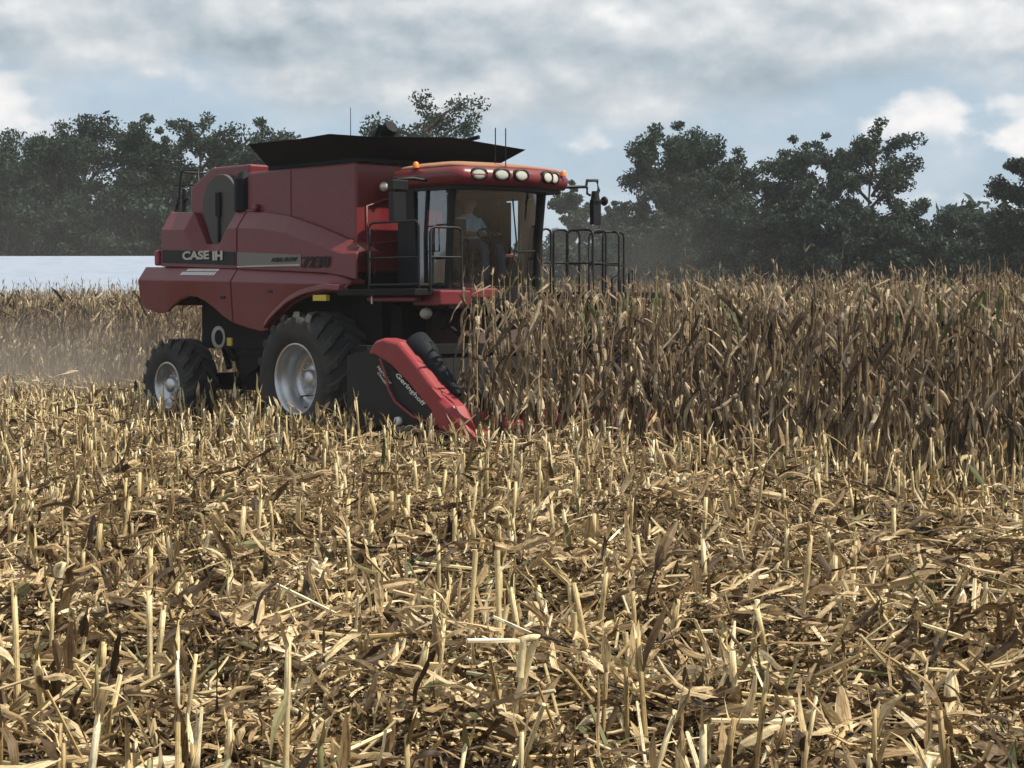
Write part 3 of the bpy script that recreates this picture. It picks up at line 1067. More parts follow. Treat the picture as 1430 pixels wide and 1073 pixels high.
mb.tube([(-.12, -.55, 3.95), (.12, -.5, 4.43)], .035)
mb.build('tank_strut', M['tank_black'], tank)
mb = MB()
mb.tube([(.25, .5, 3.95), (.42, .53, 4.20), (.95, .6, 4.27)], .03)
mb.build('tank_strut', M['tank_black'], tank)
mb = MB()
for x, y, h0, h1 in ((2.28, -.30, 3.7, 4.24), (2.48, -.30, 3.7, 4.22)):
    mb.tube([(x, y, h0), (x, y, h1)], .008, 5)
mb.build('antenna', M['black'], CB)
mb = MB().tube([(-.82, -.3, 4.0), (-.82, -.3, 4.76)], [.008, .005], 5)
mb.build('antenna', M['black'], CB)
mb = MB().lathe([(0, -.07), (.05, -.07), (.065, -.02), (.065, .02), (0, .03)], (0, 0, 0), 16)
o = mb.build('work_lamp', M['lens'], CB)
o.location, o.rotation_euler = (.66, -.88, 3.52), (0, 0, R(60))

# --- railings at the rear engine deck
mb = MB()
def frame(mb, pts, r=.018):
    mb.tube(pts, r, 6)
frame(mb, [(-4.45, -.9, 2.9), (-4.45, -.9, 3.55), (-4.38, -.9, 4.0), (-4.28, -.9, 4.02), (-3.9, -.9, 4.0), (-3.88, -.9, 3.7), (-3.7, -.9, 3.35)])
frame(mb, [(-4.55, -.9, 3.80), (-3.5, -.9, 3.74)])
frame(mb, [(-4.62, -.9, 3.33), (-3.95, -.9, 3.33)], .028)
frame(mb, [(-4.38, -.9, 4.0), (-4.45, -.9, 3.6), (-4.58, -.9, 3.33)])
frame(mb, [(-4.30, -.9, 2.9), (-4.30, -.9, 3.72)], .04)
frame(mb, [(-4.30, -.9, 3.55), (-4.15, -.9, 3.58)], .03)
frame(mb, [(-4.45, .9, 2.9), (-4.4, .9, 4.0), (-3.9, .9, 4.0), (-3.8, .9, 3.35)])
frame(mb, [(-4.40, -.9, 4.0), (-4.40, .9, 4.0)])
mb.build('rear_handrail', M['black'], CB)


# --- wheels
def wheel(name, u, v0, v1, rad, rim_r, lugs, sg, dish):
    """outer face at v0 (towards sg), inner at v1"""
    root = empty(name, (u, 0, rad - .02))
    root.parent = CB
    w_ = abs(v1 - v0)
    c = sg * (abs(v0) - w_ / 2)
    h = w_ / 2
    Rl = rad - .055
    prof = [(rim_r, -h * .80), (rim_r + .03, -h * .92), (rim_r + (Rl - rim_r) * .5, -h * 1.02), (Rl - .10, -h * .99), (Rl - .02, -h * .86), (Rl, -h * .5), (Rl, h * .5),
            (Rl - .02, h * .86), (Rl - .10, h * .99), (rim_r + (Rl - rim_r) * .5, h * 1.02), (rim_r + .03, h * .92), (rim_r, h * .80)]
    mb = MB().lathe(prof, (0, c, 0), 56)
    # chevron lugs
    for k in range(lugs):
        for half in (0, 1):
            a0 = 2 * math.pi * (k + .5 * half) / lugs
            s = -1 if half else 1
            dirn = 1
            secs = []
            for t, (yy, da) in enumerate(((-.04, -.06), (.45, .10), (.80, .235), (1.0, .30))):
                a = a0 - dirn * da * (1.0 if rad > .8 else 1.25)
                y = c + s * yy * h
                ro = rad if yy < .9 else rad - .075
                ri = Rl - .03 if yy < .9 else Rl - .16
                wd = (.055 if rad > .8 else .06) / rad * (1 if yy < .6 else 1.15)
                secs.append([(r_ * math.cos(a + q), y, r_ * math.sin(a + q)) for r_, q in ((ri, -wd * 1.3), (ro, -wd * .75), (ro, wd * .75), (ri, wd * 1.3))])
            mb.loft(secs)
    mb.build('tyre', M['rubber'], root, fix=True)
    # rim: lips, stepped barrel and a dished disc
    o = -1 if sg < 0 else 1
    face = c + o * h * .86
    q = lambda d: face - c - o * d
    prof = [(rim_r + .025, q(.0)), (rim_r - .005, q(-.015)), (rim_r - .02, q(.02)), (rim_r - .035, q(.05)), (rim_r - .05, q(.10)), (rim_r - .075, q(.12)),
            (rim_r - .085, q(dish * .8)), (rim_r - .10, q(dish)), (rim_r * .62, q(dish + .02)), (rim_r * .50, q(dish - .03)), (rim_r * .36, q(dish - .05)), (.0, q(dish - .05))]
    mb = MB().lathe(prof, (0, c, 0), 48)
    mb.lathe([(rim_r + .025, -(face - c)), (rim_r - .03, -(face - c) + o * .05), (rim_r - .06, 0), (rim_r - .09, q(dish))], (0, c, 0), 48)
    for k in range(10):
        a = 2 * math.pi * k / 10
        mb.lathe([(0, q(dish - .075)), (.016, q(dish - .075)), (.018, q(dish - .04))], (rim_r * .44 * math.cos(a), c, rim_r * .44 * math.sin(a)), 6)
    mb.lathe([(0, q(dish - .14)), (.09, q(dish - .14)), (.12, q(dish - .11)), (.13, q(dish - .03))], (0, c, 0), 20)
    mb.build('rim', M['rim'], root)
    return root


for sg in (-1, 1):
    wheel('front_wheel', 0.0, sg * 1.95, sg * 1.15, .92, .475, 19, sg, .32)
    wheel('rear_wheel', -3.58, sg * 1.72, sg * 1.18, .71, .34, 16, sg, .16)
mb = MB()
mb.box(-.22, .22, -1.3, 1.3, .72, 1.12)
mb.build('front_axle', M['dark_steel'], CB, .02)
mb = MB()
mb.box(-3.72, -3.44, -1.25, 1.25, .60, .86)
mb.box(-3.75, -3.4, -.25, .25, .8, 1.7)
mb.tube([(-3.35, -1.1, .68), (-3.35, 1.1, .68)], .035)
mb.build('rear_axle', M['dark_steel'], CB, .02)

# --- cab
cab = empty('cab')
cab.parent = CB
mb = MB()
mb.box(.75, 2.35, -1.75, -.9, 2.03, 2.115)                # right-hand walkway
mb.box(1.0, 2.55, 1.0, 2.7, 2.00, 2.09)                   # left platform
mb.build('walkway', M['dark_steel'], CB, .01)
mb = MB()
mb.loft([rrect(.98, 1.95, -.84, .84, .08, z, bulge=.22) for z in (1.85, 2.16)])
mb.build('cab_floor', M['dark_steel'], CB, .01)
mb = MB()
mb.box(1.95, 2.50, -1.45, -.92, 1.90, 2.10)
mb.box(2.25, 2.50, -.92, -.45, 1.99, 2.13)
mb.box(1.2, 2.2, -1.62, -1.48, 1.95, 2.02)
mb.build('front_sill', M['red'], CB, .025)
mb = MB()
mb.tube([(1.42, -1.70, 1.92), (1.42, -1.70, 2.05)], .012)
mb.build('latch_pin', M['white_mark'], CB)
# roof: stacked outlines, domed
mb = MB()
mb.loft([rrect(1.00, 2.36, -.98, .98, .14, 3.47, bulge=.18), rrect(.94, 2.40, -1.04, 1.00, .16, 3.51, bulge=.20), rrect(.92, 2.43, -1.06, 1.02, .18, 3.60, bulge=.20),
         rrect(.95, 2.37, -1.03, .99, .2, 3.70, bulge=.18)], 0, True)
rf = mb.build('cab_roof', M['red'], CB)
mb = MB()
mb.loft([rrect(.955, 2.36, -1.02, .98, .2, 3.702, bulge=.18), rrect(1.02, 2.28, -.94, .94, .2, 3.755, bulge=.15), rrect(1.15, 2.02, -.76, .76, .2, 3.80, bulge=.1),
         rrect(1.35, 1.75, -.45, .45, .15, 3.82, bulge=.04)], 0, True)
mb.build('roof_top', M['red_roof'], rf)
mb = MB()
mb.loft([rrect(1.02, 2.30, -.95, .95, .12, 3.42, bulge=.17), rrect(1.02, 2.30, -.95, .95, .12, 3.468, bulge=.17)])
mb.box(.985, 1.62, -1.078, -1.058, 3.555, 3.60)
mb.build('roof_seal', M['black'], rf)
for y in (-.75, -.45, -.15, .36, .55):
    x = 2.43 + .20 * math.sin(math.pi * (y + .88) / 1.76) * .98 + .004 - (.02 if abs(y) > .5 else 0)
    L = MB()
    prof = [(0, -.012), (.6, -.012), (.9, -.006), (1.0, .01), (1.0, .05), (0, .05)]
    vs = []
    L.lathe([(r * 1, yy) for r, yy in prof], (0, 0, 0), 24)
    L.v = [(a * .108, b, c * .074) for a, b, c in L.v]
    o = L.build('headlight', M['lens'], rf)
    o.location = (x, y, 3.605)
    o.rotation_euler = (0, 0, R(90) + math.atan(-.20 * math.pi / 1.76 * math.cos(math.pi * (y + .88) / 1.76)))
    L = MB()
    L.lathe([(1.0, -.018), (1.2, -.010), (1.22, .05), (1.0, .05)], (0, 0, 0), 24)
    L.v = [(a * .105, b, c * .072) for a, b, c in L.v]
    b = L.build('lamp_bezel', M['black'], rf)
    b.location, b.rotation_euler = o.location, o.rotation_euler
for x, y, z in ((2.44, .80, 3.65), (1.52, -1.03, 3.72)):
    mb = MB().tube([(x, y, z), (x, y, z + .06), (x, y, z + .08)], [.045, .04, .018], 12)
    mb.build('warning_beacon', M['amber'], rf)
# pillars
mb = MB()
mb.loft([[(1.0, s, 2.15), (1.42, s, 2.15), (1.42, s + .05, 2.15), (1.0, s + .05, 2.15)] for s in (-.93,)] + [[(1.04, s, 3.45), (1.36, s, 3.45), (1.36, s + .05, 3.45), (1.04, s + .05, 3.45)] for s in (-.95,)])
mb.build('cab_pillar', M['black'], CB, .01)
mb = MB()
mb.loft([[(1.0, s, 2.15), (1.16, s, 2.15), (1.16, s - .05, 2.15), (1.0, s - .05, 2.15)] for s in (.93,)] + [[(1.04, s, 3.45), (1.16, s, 3.45), (1.16, s - .05, 3.45), (1.04, s - .05, 3.45)] for s in (.95,)])
mb.build('cab_pillar', M['black'], CB, .01)
for s in (-1, 1):
    mb = MB().tube([(1.90, s * .80, 2.12), (1.95, s * .81, 2.8), (2.01, s * .82, 3.46)], [.055, .05, .055], 8)
    mb.build('cab_pillar', M['black'], CB)
mb = MB()
mb.box(1.0, 1.04, -.9, .9, 2.15, 2.75)
mb.box(1.0, 1.04, -.9, -.45, 2.75, 3.45).box(1.0, 1.04, .45, .9, 2.75, 3.45).box(1.0, 1.04, -.45, .45, 3.2, 3.45)
mb.build('cab_rear_wall', M['seat'], CB)
mb = MB()
mb.box(1.05, 2.02, -.80, .80, 3.36, 3.41)
mb.build('headliner', M['seat'], CB)


def pane(name, grid, mat):
    mb = MB()
    nr, nc = len(grid), len(grid[0])
    vs = [p for row in grid for p in row]
    fs = [(i * nc + j, i * nc + j + 1, (i + 1) * nc + j + 1, (i + 1) * nc + j) for i in range(nr - 1) for j in range(nc - 1)]
    mb.add(vs, fs, 0, True)
    return mb.build(name, mat, CB)


pane('windshield', [[(1.90 + .11 * t + .24 * math.sin(math.pi * k / 12), -.78 + 1.56 * k / 12, 2.16 + 1.28 * t) for k in range(13)] for t in (0, .33, .66, 1)], M['glass'])
for s in (-1, 1):
    pane('side_window', [[(1.42 + .47 * k / 4 + .1 * t * k / 4, s * (.905 - .10 * k / 4 + .01 * t), 2.17 + 1.27 * t) for k in range(5)] for t in (0, .5, 1)], M['glass_side'] if s < 0 else M['glass'])
pane('rear_window', [[(1.02, -.45 + .9 * k / 2, 2.75 + .45 * t) for k in range(3)] for t in (0, 1)], M['glass'])
mb = MB()
mb.tube([(1.55, -.90, 2.2), (1.55, -.905, 2.8), (1.60, -.905, 3.42)], .018, 6)
mb.tube([(1.55, -.905, 2.62), (1.74, -.90, 2.62), (1.74, -.90, 2.95), (1.56, -.905, 2.95)], .012, 6)
mb.build('door_handle', M['black'], CB)
# inside
mb = MB()
mb.loft([[(1.25, -.27, 2.48), (1.72, -.25, 2.50), (1.72, .25, 2.50), (1.25, .27, 2.48)], [(1.25, -.27, 2.60), (1.75, -.25, 2.62), (1.75, .25, 2.62), (1.25, .27, 2.60)]])
mb.loft([[(1.20, -.26, 2.62), (1.34, -.26, 2.62), (1.34, .26, 2.62), (1.20, .26, 2.62)], [(1.10, -.24, 3.25), (1.21, -.24, 3.25), (1.21, .24, 3.25), (1.10, .24, 3.25)]])
mb.box(1.3, 1.7, -.2, .2, 2.16, 2.48)
mb.box(1.35, 1.78, -.42, -.30, 2.74, 2.80)
mb.build('driver_seat', M['seat'], CB, .03)
mb = MB()
mb.tube([(1.98, -.02, 2.16), (1.93, -.02, 2.66), (1.87, -.02, 2.82)], [.06, .045, .04], 8)
ring = []
for k in range(25):
    a = 2 * math.pi * k / 24
    ring.append((1.86 - .075 * math.cos(a), -.02 + .20 * math.sin(a), 2.84 + .19 * math.cos(a) * .5))
mb.tube(ring, .017, 6, cap=False)
mb.tube([ring[0], (1.87, -.02, 2.82), ring[8]], .012, 5)
mb.tube([(1.87, -.02, 2.82), ring[16]], .012, 5)
mb.build('steering_wheel', M['black'], CB)
mb = MB()
mb.box(1.45, 1.86, -.66, -.42, 2.35, 2.72)
mb.box(1.80, 1.84, -.66, -.42, 2.82, 3.05)
mb.tube([(1.82, -.55, 2.7), (1.82, -.55, 2.85)], .02)
mb.build('console', M['seat'], CB, .02)
mb = MB()
mb.box(1.2, 1.42, .76, .79, 2.62, 3.34)
mb.build('sun_blind', M['tan_panel'], CB, .01)
mb = MB()
mb.box(1.3, 1.75, .38, .70, 2.16, 2.55)
mb.build('training_seat', M['tan_panel'], CB, .04)
mb = MB()
mb.tube([(2.20, .05, 2.35), (2.24, .12, 2.75), (2.24, .05, 3.32)], .012, 5)
mb.tube([(2.24, .12, 2.62), (2.14, .55, 2.64)], .014, 5)
mb.build('wiper', M['black'], CB)
# mirrors
mb = MB()
mb.tube([(1.75, -1.05, 3.54), (1.72, -1.25, 3.56), (1.66, -1.45, 3.54), (1.66, -1.47, 3.38)], .025, 6)
mb.box(1.62, 1.72, -1.58, -1.36, 3.00, 3.38)
mb.box(1.62, 1.74, -1.60, -1.34, 3.40, 3.53)
mb.build('mirror', M['black'], CB, .03)
mb = MB()
mb.tube([(2.3, 1.0, 3.52), (2.35, 1.18, 3.53), (2.4, 1.28, 3.53), (2.4, 1.30, 3.62), (2.4, 1.50, 3.63), (2.4, 1.53, 3.5), (2.4, 1.47, 3.38)], .026, 6)
mb.tube([(2.4, 1.30, 3.53), (2.4, 1.30, 3.44), (2.4, 1.36, 3.42)], .02, 6)
mb.loft([[(2.36, 1.39, z), (2.44, 1.39, z), (2.44, 1.54, z), (2.36, 1.54, z)] for z in (3.02, 3.36)])
mb.tube([(2.4, 1.46, 3.34), (2.4, 1.46, 3.48)], [.07, .05], 8)
mb.tube([(2.4, 1.54, 3.36), (2.4, 1.62, 3.35)], .015, 6)
mb.lathe([(0, -.03), (.05, -.03), (.07, .0), (.05, .03), (0, .03)], (2.4, 1.64, 3.35), 14)
mb.build('mirror', M['black'], CB, .02)
# hand rails
def hoop(mb, a, b, z0, z1, mid=None, r=.017):
    a, b = Vector((a[0], a[1], 0)), Vector((b[0], b[1], 0))
    d = (b - a).normalized() * .07
    Z = Vector((0, 0, 1))
    mb.tube([a + Z * z0, a + Z * (z1 - .07), a + d * .3 + Z * (z1 - .02), a + d + Z * z1, b - d + Z * z1, b - d * .3 + Z * (z1 - .02), b + Z * (z1 - .07), b + Z * z0], r, 6)
    if mid:
        mb.tube([a + Z * mid, b + Z * mid], r * .8, 6)
mb = MB()
hoop(mb, (1.27, -1.62), (2.28, -1.62), 2.10, 2.98, 2.52)
mb.tube([(1.27, -1.62, 2.17), (2.28, -1.62, 2.17)], .016, 6)
mb.build('handrail', M['black'], CB)
mb = MB()
hoop(mb, (2.36, -1.50), (2.42, -1.02), 2.10, 2.90, 2.52)
mb.build('handrail', M['black'], CB)
for a, b, z1, mid in (((1.75, 1.05), (1.75, 1.24), 2.97, 2.5), ((1.72, 1.32), (1.72, 1.60), 2.97, 2.5), ((1.60, 1.72), (2.1, 1.72), 2.97, 2.5), ((1.5, 1.80), (1.5, 2.06), 2.98, 2.5),
                      ((1.95, 1.88), (1.95, 2.14), 2.97, 2.5), ((1.85, 2.18), (1.85, 2.62), 2.96, 2.48), ((1.4, 2.36), (2.0, 2.36), 2.96, 2.5)):
    mb = MB()
    hoop(mb, a, b, 2.06, z1, mid)
    mb.build('handrail', M['black'], CB)
mb = MB()
hoop(mb, (1.86, 2.36), (1.86, 2.54), 2.06, 2.34)
hoop(mb, (1.80, 2.78), (1.80, 2.88), 1.9, 2.42)
for z in (.7, 1.0, 1.3, 1.6, 1.9):
    mb.box(1.1, 1.5, 2.6, 2.85, z, z + .035)
mb.box(1.08, 1.10, 2.6, 2.85, .6, 2.0).box(1.5, 1.52, 2.6, 2.85, .6, 2.0)
mb.build('access_ladder', M['black'], CB)

# --- feeder house
mb = MB()
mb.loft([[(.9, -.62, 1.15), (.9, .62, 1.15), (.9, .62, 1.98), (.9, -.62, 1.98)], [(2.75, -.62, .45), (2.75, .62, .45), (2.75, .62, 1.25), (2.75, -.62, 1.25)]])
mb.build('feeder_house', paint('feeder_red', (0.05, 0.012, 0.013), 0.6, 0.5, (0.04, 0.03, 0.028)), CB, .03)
mb = MB()
mb.tube([(1.6, -.72, 1.75), (2.6, -.72, 1.2)], .035)
mb.tube([(1.0, -.9, 1.5), (1.9, -1.2, 1.2), (2.75, -1.4, 1.25)], .02)
mb.box(.62, 1.25, -1.05, -.65, 1.05, 1.9)
mb.lathe([(0, -.04), (.12, -.04), (.15, .0), (.12, .04), (0, .04)], (2.0, -1.0, 1.72), 16)
mb.build('feeder_drive', M['dark_steel'], CB, .01)
mb = MB().lathe([(0, -.06), (.06, -.05), (.085, .0), (.06, .03), (0, .04)], (0, 0, 0), 14)
o = mb.build('work_lamp', M['silver_mark'], CB)
o.location, o.rotation_euler = (2.1, -1.35, 1.80), (R(30), 0, R(60))

# --- corn head
hd = empty('corn_header')
hd.parent = CB
mb = MB()
mb.prism([(2.62, .42), (3.30, .32), (3.45, .40), (3.05, .62), (2.86, 1.30), (2.66, 1.34)], -2.95, 2.95)
mb.box(2.7, 2.9, -2.95, 2.95, 1.30, 1.42)
mb.tube([(3.18, -2.9, .66), (3.18, 2.9, .66)], .09, 10)
for k in range(60):                                        # auger flighting
    y = -2.85 + k * .096
    a = k * .9
    mb.lathe([(.09, -.006), (.22, -.006), (.22, .006), (.09, .006)], (3.18, y, .66), 14)
hd_body = mb.build('header_trough', M['dark_steel'], hd)
mb = MB()
for k in range(8):                                         # row units between the snouts
    y = -2.66 + .76 * k
    mb.box(3.3, 4.25, y - .25, y - .06, .30, .42).box(3.3, 4.25, y + .06, y + .25, .30, .42)
    mb.box(3.2, 3.5, y - .3, y + .3, .22, .42)
mb.build('row_units', M['dark_steel'], hd)


def snout(y, hw, name='snout'):
    mb = MB()
    secs = []
    for u, zt_, zb_, w_ in ((3.42, .62, .36, hw), (3.85, .58, .32, hw * .95), (4.15, .50, .26, hw * .8), (4.42, .38, .2, hw * .55), (4.62, .28, .17, hw * .28), (4.75, .20, .15, hw * .08)):
        secs.append([(u, y - w_, zb_), (u, y - w_ * .95, zb_ + (zt_ - zb_) * .6), (u, y - w_ * .45, zt_ - .02), (u, y, zt_), (u, y + w_ * .45, zt_ - .02), (u, y + w_ * .95, zb_ + (zt_ - zb_) * .6), (u, y + w_, zb_)])
    mb.loft(secs, 0, True)
    return mb.build(name, M['red_bright'], hd)


for k in range(7):
    snout(-2.28 + .76 * k, .20)
for sg in (-1, 1):
    # end divider: long falling red hood with a hinged point
    mb = MB()
    y0, y1 = sg * 3.10, sg * 2.86
    secs = []
    for u, zt_, th_ in ((3.22, 1.49, .16), (3.36, 1.52, .20), (3.64, 1.48, .27), (3.95, 1.25, .23), (4.28, .98, .21), (4.44, .85, .20)):
        secs.append([(u, y0, zt_ - .03), (u, y0 - sg * .04, zt_), (u, y1, zt_), (u, y1, zt_ - th_), (u - .12, y0, zt_ - th_)])
    mb.loft(secs).build('end_divider', M['red_bright'], hd, .02)
    mb = MB()
    secs = []
    for u, zt_, zb_, k_ in ((4.40, .89, .52, 1.0), (4.60, .77, .46, 1.0), (4.74, .62, .38, .7), (4.84, .46, .30, .4), (4.90, .36, .27, .15)):
        c = (y0 + y1) / 2
        hw = .15 * k_
        secs.append([(u, c - hw, zb_), (u, c - hw, zt_ - .06), (u, c - hw * .6, zt_), (u, c + hw * .6, zt_), (u, c + hw, zt_ - .06), (u, c + hw, zb_)])
    mb.loft(secs).build('divider_point', M['red_bright'], hd, .02)
    # red strut beside the shield and dark end shield
    mb = MB().prism([(4.26, .98), (4.44, .86), (4.46, .60), (4.30, .52)], y0 - .012, y0 + .04)
    mb.build('divider_strut', M['red_bright'], hd)
    mb = MB().prism([(3.22, 1.40), (3.36, 1.30), (3.60, 1.12), (4.28, .74), (4.30, .60), (4.0, .54), (3.5, .50), (3.0, .46), (2.66, .46), (2.66, 1.30)], sg * 3.04, sg * 3.07)
    esh = mb.build('end_shield', M['black'], hd)
    mb = MB()
    mb.tube([(3.34, sg * 3.105, 1.28), (3.44, sg * 3.105, 1.10), (3.50, sg * 3.105, .92), (3.62, sg * 3.105, .78), (3.95, sg * 3.105, .62), (4.2, sg * 3.105, .58)], .016, 6)
    mb.build('shield_edge', M['red_bright'], hd)
    # spiral cone that feeds leaning stalks in
    p, q = Vector((3.62, sg * 2.80, 1.47)), Vector((4.50, sg * 2.86, .86))
    d = (q - p).normalized()
    mb = MB()
    cpts = [p + d * .0, p + d * .02, p + d * .26, p + d * .30, p + d * .50, p + d * .53, p + d * .74, p + d * .77, p + d * 1.04]
    mb.tube(cpts, [.12, .165, .165, .135, .125, .105, .09, .075, .03], 16)
    e1 = d.cross(Vector((0, 0, 1))).normalized()
    e2 = d.cross(e1)
    sp = []
    for k in range(60):
        t = k / 59
        rr_ = .175 * (1 - t) + .035 * t
        a = t * 4.2 * 2 * math.pi
        sp.append(p + d * (.03 + t * .98) + (e1 * math.cos(a) + e2 * math.sin(a)) * rr_)
    mb.tube(sp, .014, 5)
    mb.build('spiral_cone', M['tank_black'], hd)
    if sg < 0:
        sl = math.atan2(-.62, .95)
        lettering('lettering', 'Geringhoff', 3.585, 3.585 + .62, 1.065, 1.145, -3.078, M['white_mark'], esh, .25, .012, rot=math.atan2(-.35, .52))
        lettering('lettering', 'NorthStar', 3.25, 3.25 + .32, 1.17, 1.215, -3.078, M['white_mark'], esh, .25, .01, rot=math.atan2(-.20, .25))
        lettering('lettering', 'Chopper', 3.25, 3.25 + .27, 1.095, 1.135, -3.078, M['white_mark'], esh, .25, .01, rot=math.atan2(-.20, .25))
        mb = MB().lathe([(0, -.03), (.05, -.03), (.05, .03), (0, .03)], (3.66, -3.09, .56), 12)
        mb.build('clearance_lamp', M['white_mark'], hd)

# ------------------------------------------------------------------ the driver
def skin_body(name, joints, edges, root_i, mats, mat_of, sub=2):
    me = bpy.data.meshes.new(name)
    me.from_pydata([j[:3] for j in joints], edges, [])
    o = bpy.data.objects.new(name, me)
    COL.objects.link(o)
    md = o.modifiers.new('skin', 'SKIN')
    sv = me.skin_vertices[0].data
    for i, j in enumerate(joints):
        r = j[3]
        sv[i].radius = (r, r) if not isinstance(r, tuple) else r
        sv[i].use_root = (i == root_i)
    ss = o.modifiers.new('sub', 'SUBSURF')
    ss.levels = ss.render_levels = sub
    bpy.context.view_layer.update()
    dg = bpy.context.evaluated_depsgraph_get()
    m2 = bpy.data.meshes.new_from_object(o.evaluated_get(dg))
    o.modifiers.clear()
    o.data = m2
    for m in mats:
        m2.materials.append(m)
    for p in m2.polygons:
        p.material_index = mat_of(p.center)
        p.use_smooth = True
    return o


jt = [(1.42, 0, 2.78, .15), (1.40, 0, 2.98, .15), (1.37, 0, 3.14, .16), (1.39, 0, 3.225, .075), (1.42, 0, 3.29, .065),      # 0-4 pelvis..neck
      (1.45, 0, 3.37, (.095, .085)), (1.455, 0, 3.45, (.10, .085)), (1.535, 0, 3.365, .020),                                # 5 head 6 crown 7 nose
      (1.40, .19, 3.13, .065), (1.52, .24, 2.93, .048), (1.74, .17, 2.92, .034), (1.80, .155, 2.93, .028),                     # left arm
      (1.40, -.19, 3.13, .065), (1.52, -.24, 2.93, .048), (1.74, -.19, 2.92, .034), (1.80, -.175, 2.93, .028),                 # right arm
      (1.50, .10, 2.77, .10), (1.86, .14, 2.78, .075), (1.92, .14, 2.42, .052), (1.90, .14, 2.22, .045), (2.0, .14, 2.19, .035),   # left leg
      (1.50, -.10, 2.77, .10), (1.86, -.14, 2.78, .075), (1.92, -.14, 2.42, .052), (1.90, -.14, 2.22, .045), (2.0, -.14, 2.19, .035)]
jt = [(a, b, 2.16 + (c - 2.16) * .925, r) for a, b, c, r in jt]
ed = [(0, 1), (1, 2), (2, 3), (3, 4), (4, 5), (5, 6), (5, 7), (2, 8), (8, 9), (9, 10), (10, 11), (2, 12), (12, 13), (13, 14), (14, 15),
      (0, 16), (16, 17), (17, 18), (18, 19), (19, 20), (0, 21), (21, 22), (22, 23), (23, 24), (24, 25)]
for hand, y in ((11, .155), (15, -.175)):                       # five fingers closing over the wheel rim
    for k, dy in enumerate((-.030, -.010, .010, .030)):
        b = len(jt)
        jt += [(1.835, y + dy, 2.885, .009), (1.868, y + dy, 2.872 - abs(dy) * .2, .0085), (1.868 - .015, y + dy, 2.845, .008)]
        ed += [(hand, b), (b, b + 1), (b + 1, b + 2)]
    b = len(jt)
    s = -1 if y > 0 else 1
    jt += [(1.82, y + s * .045, 2.86, .010), (1.85, y + s * .05, 2.838, .009)]
    ed += [(hand, b), (b, b + 1)]


def who(c):
    if c.z > 3.15 and c.x > 1.3:
        return 0
    if c.x > 1.60 and c.z > 2.80:
        return 0
    if c.z > 2.79 and c.x < 1.62:
        return 1
    if c.z < 2.25 and c.x > 1.84:
        return 3
    return 2


drv = skin_body('person', jt, ed, 0, [M['skin'], M['shirt'], M['jeans'], M['cap']], who)
drv.location = (OX[0], OX[1], 0)
drv.rotation_euler = (0, 0, HEAD)
tag(drv, 'person in pale blue shirt and jeans seated at the wheel inside the glass cab', 'person')
mb = MB()
loops = []
for z, rx, ry in ((3.335, .112, .098), (3.37, .112, .098), (3.41, .098, .085), (3.435, .06, .055)):
    loops.append([(1.452 + rx * math.cos(2 * math.pi * k / 20), ry * math.sin(2 * math.pi * k / 20), z) for k in range(20)])
mb.loft(loops, 0, True)
mb.loft([[(1.53, -.075, 3.34), (1.56, -.07, 3.342), (1.64, -.03, 3.335), (1.64, .03, 3.335), (1.56, .07, 3.342), (1.53, .075, 3.34)],
         [(1.53, -.075, 3.35), (1.56, -.07, 3.352), (1.64, -.03, 3.342), (1.64, .03, 3.342), (1.56, .07, 3.352), (1.53, .075, 3.35)]])
mb.build('cap', M['cap'], drv)
mb = MB()
for y in (-.032, .032):
    mb.lathe([(0, -.011), (.009, -.008), (.012, 0), (.009, .008), (0, .011)], (1.531, y, 3.30), 8)
mb.build('eyes', M['cap'], drv)

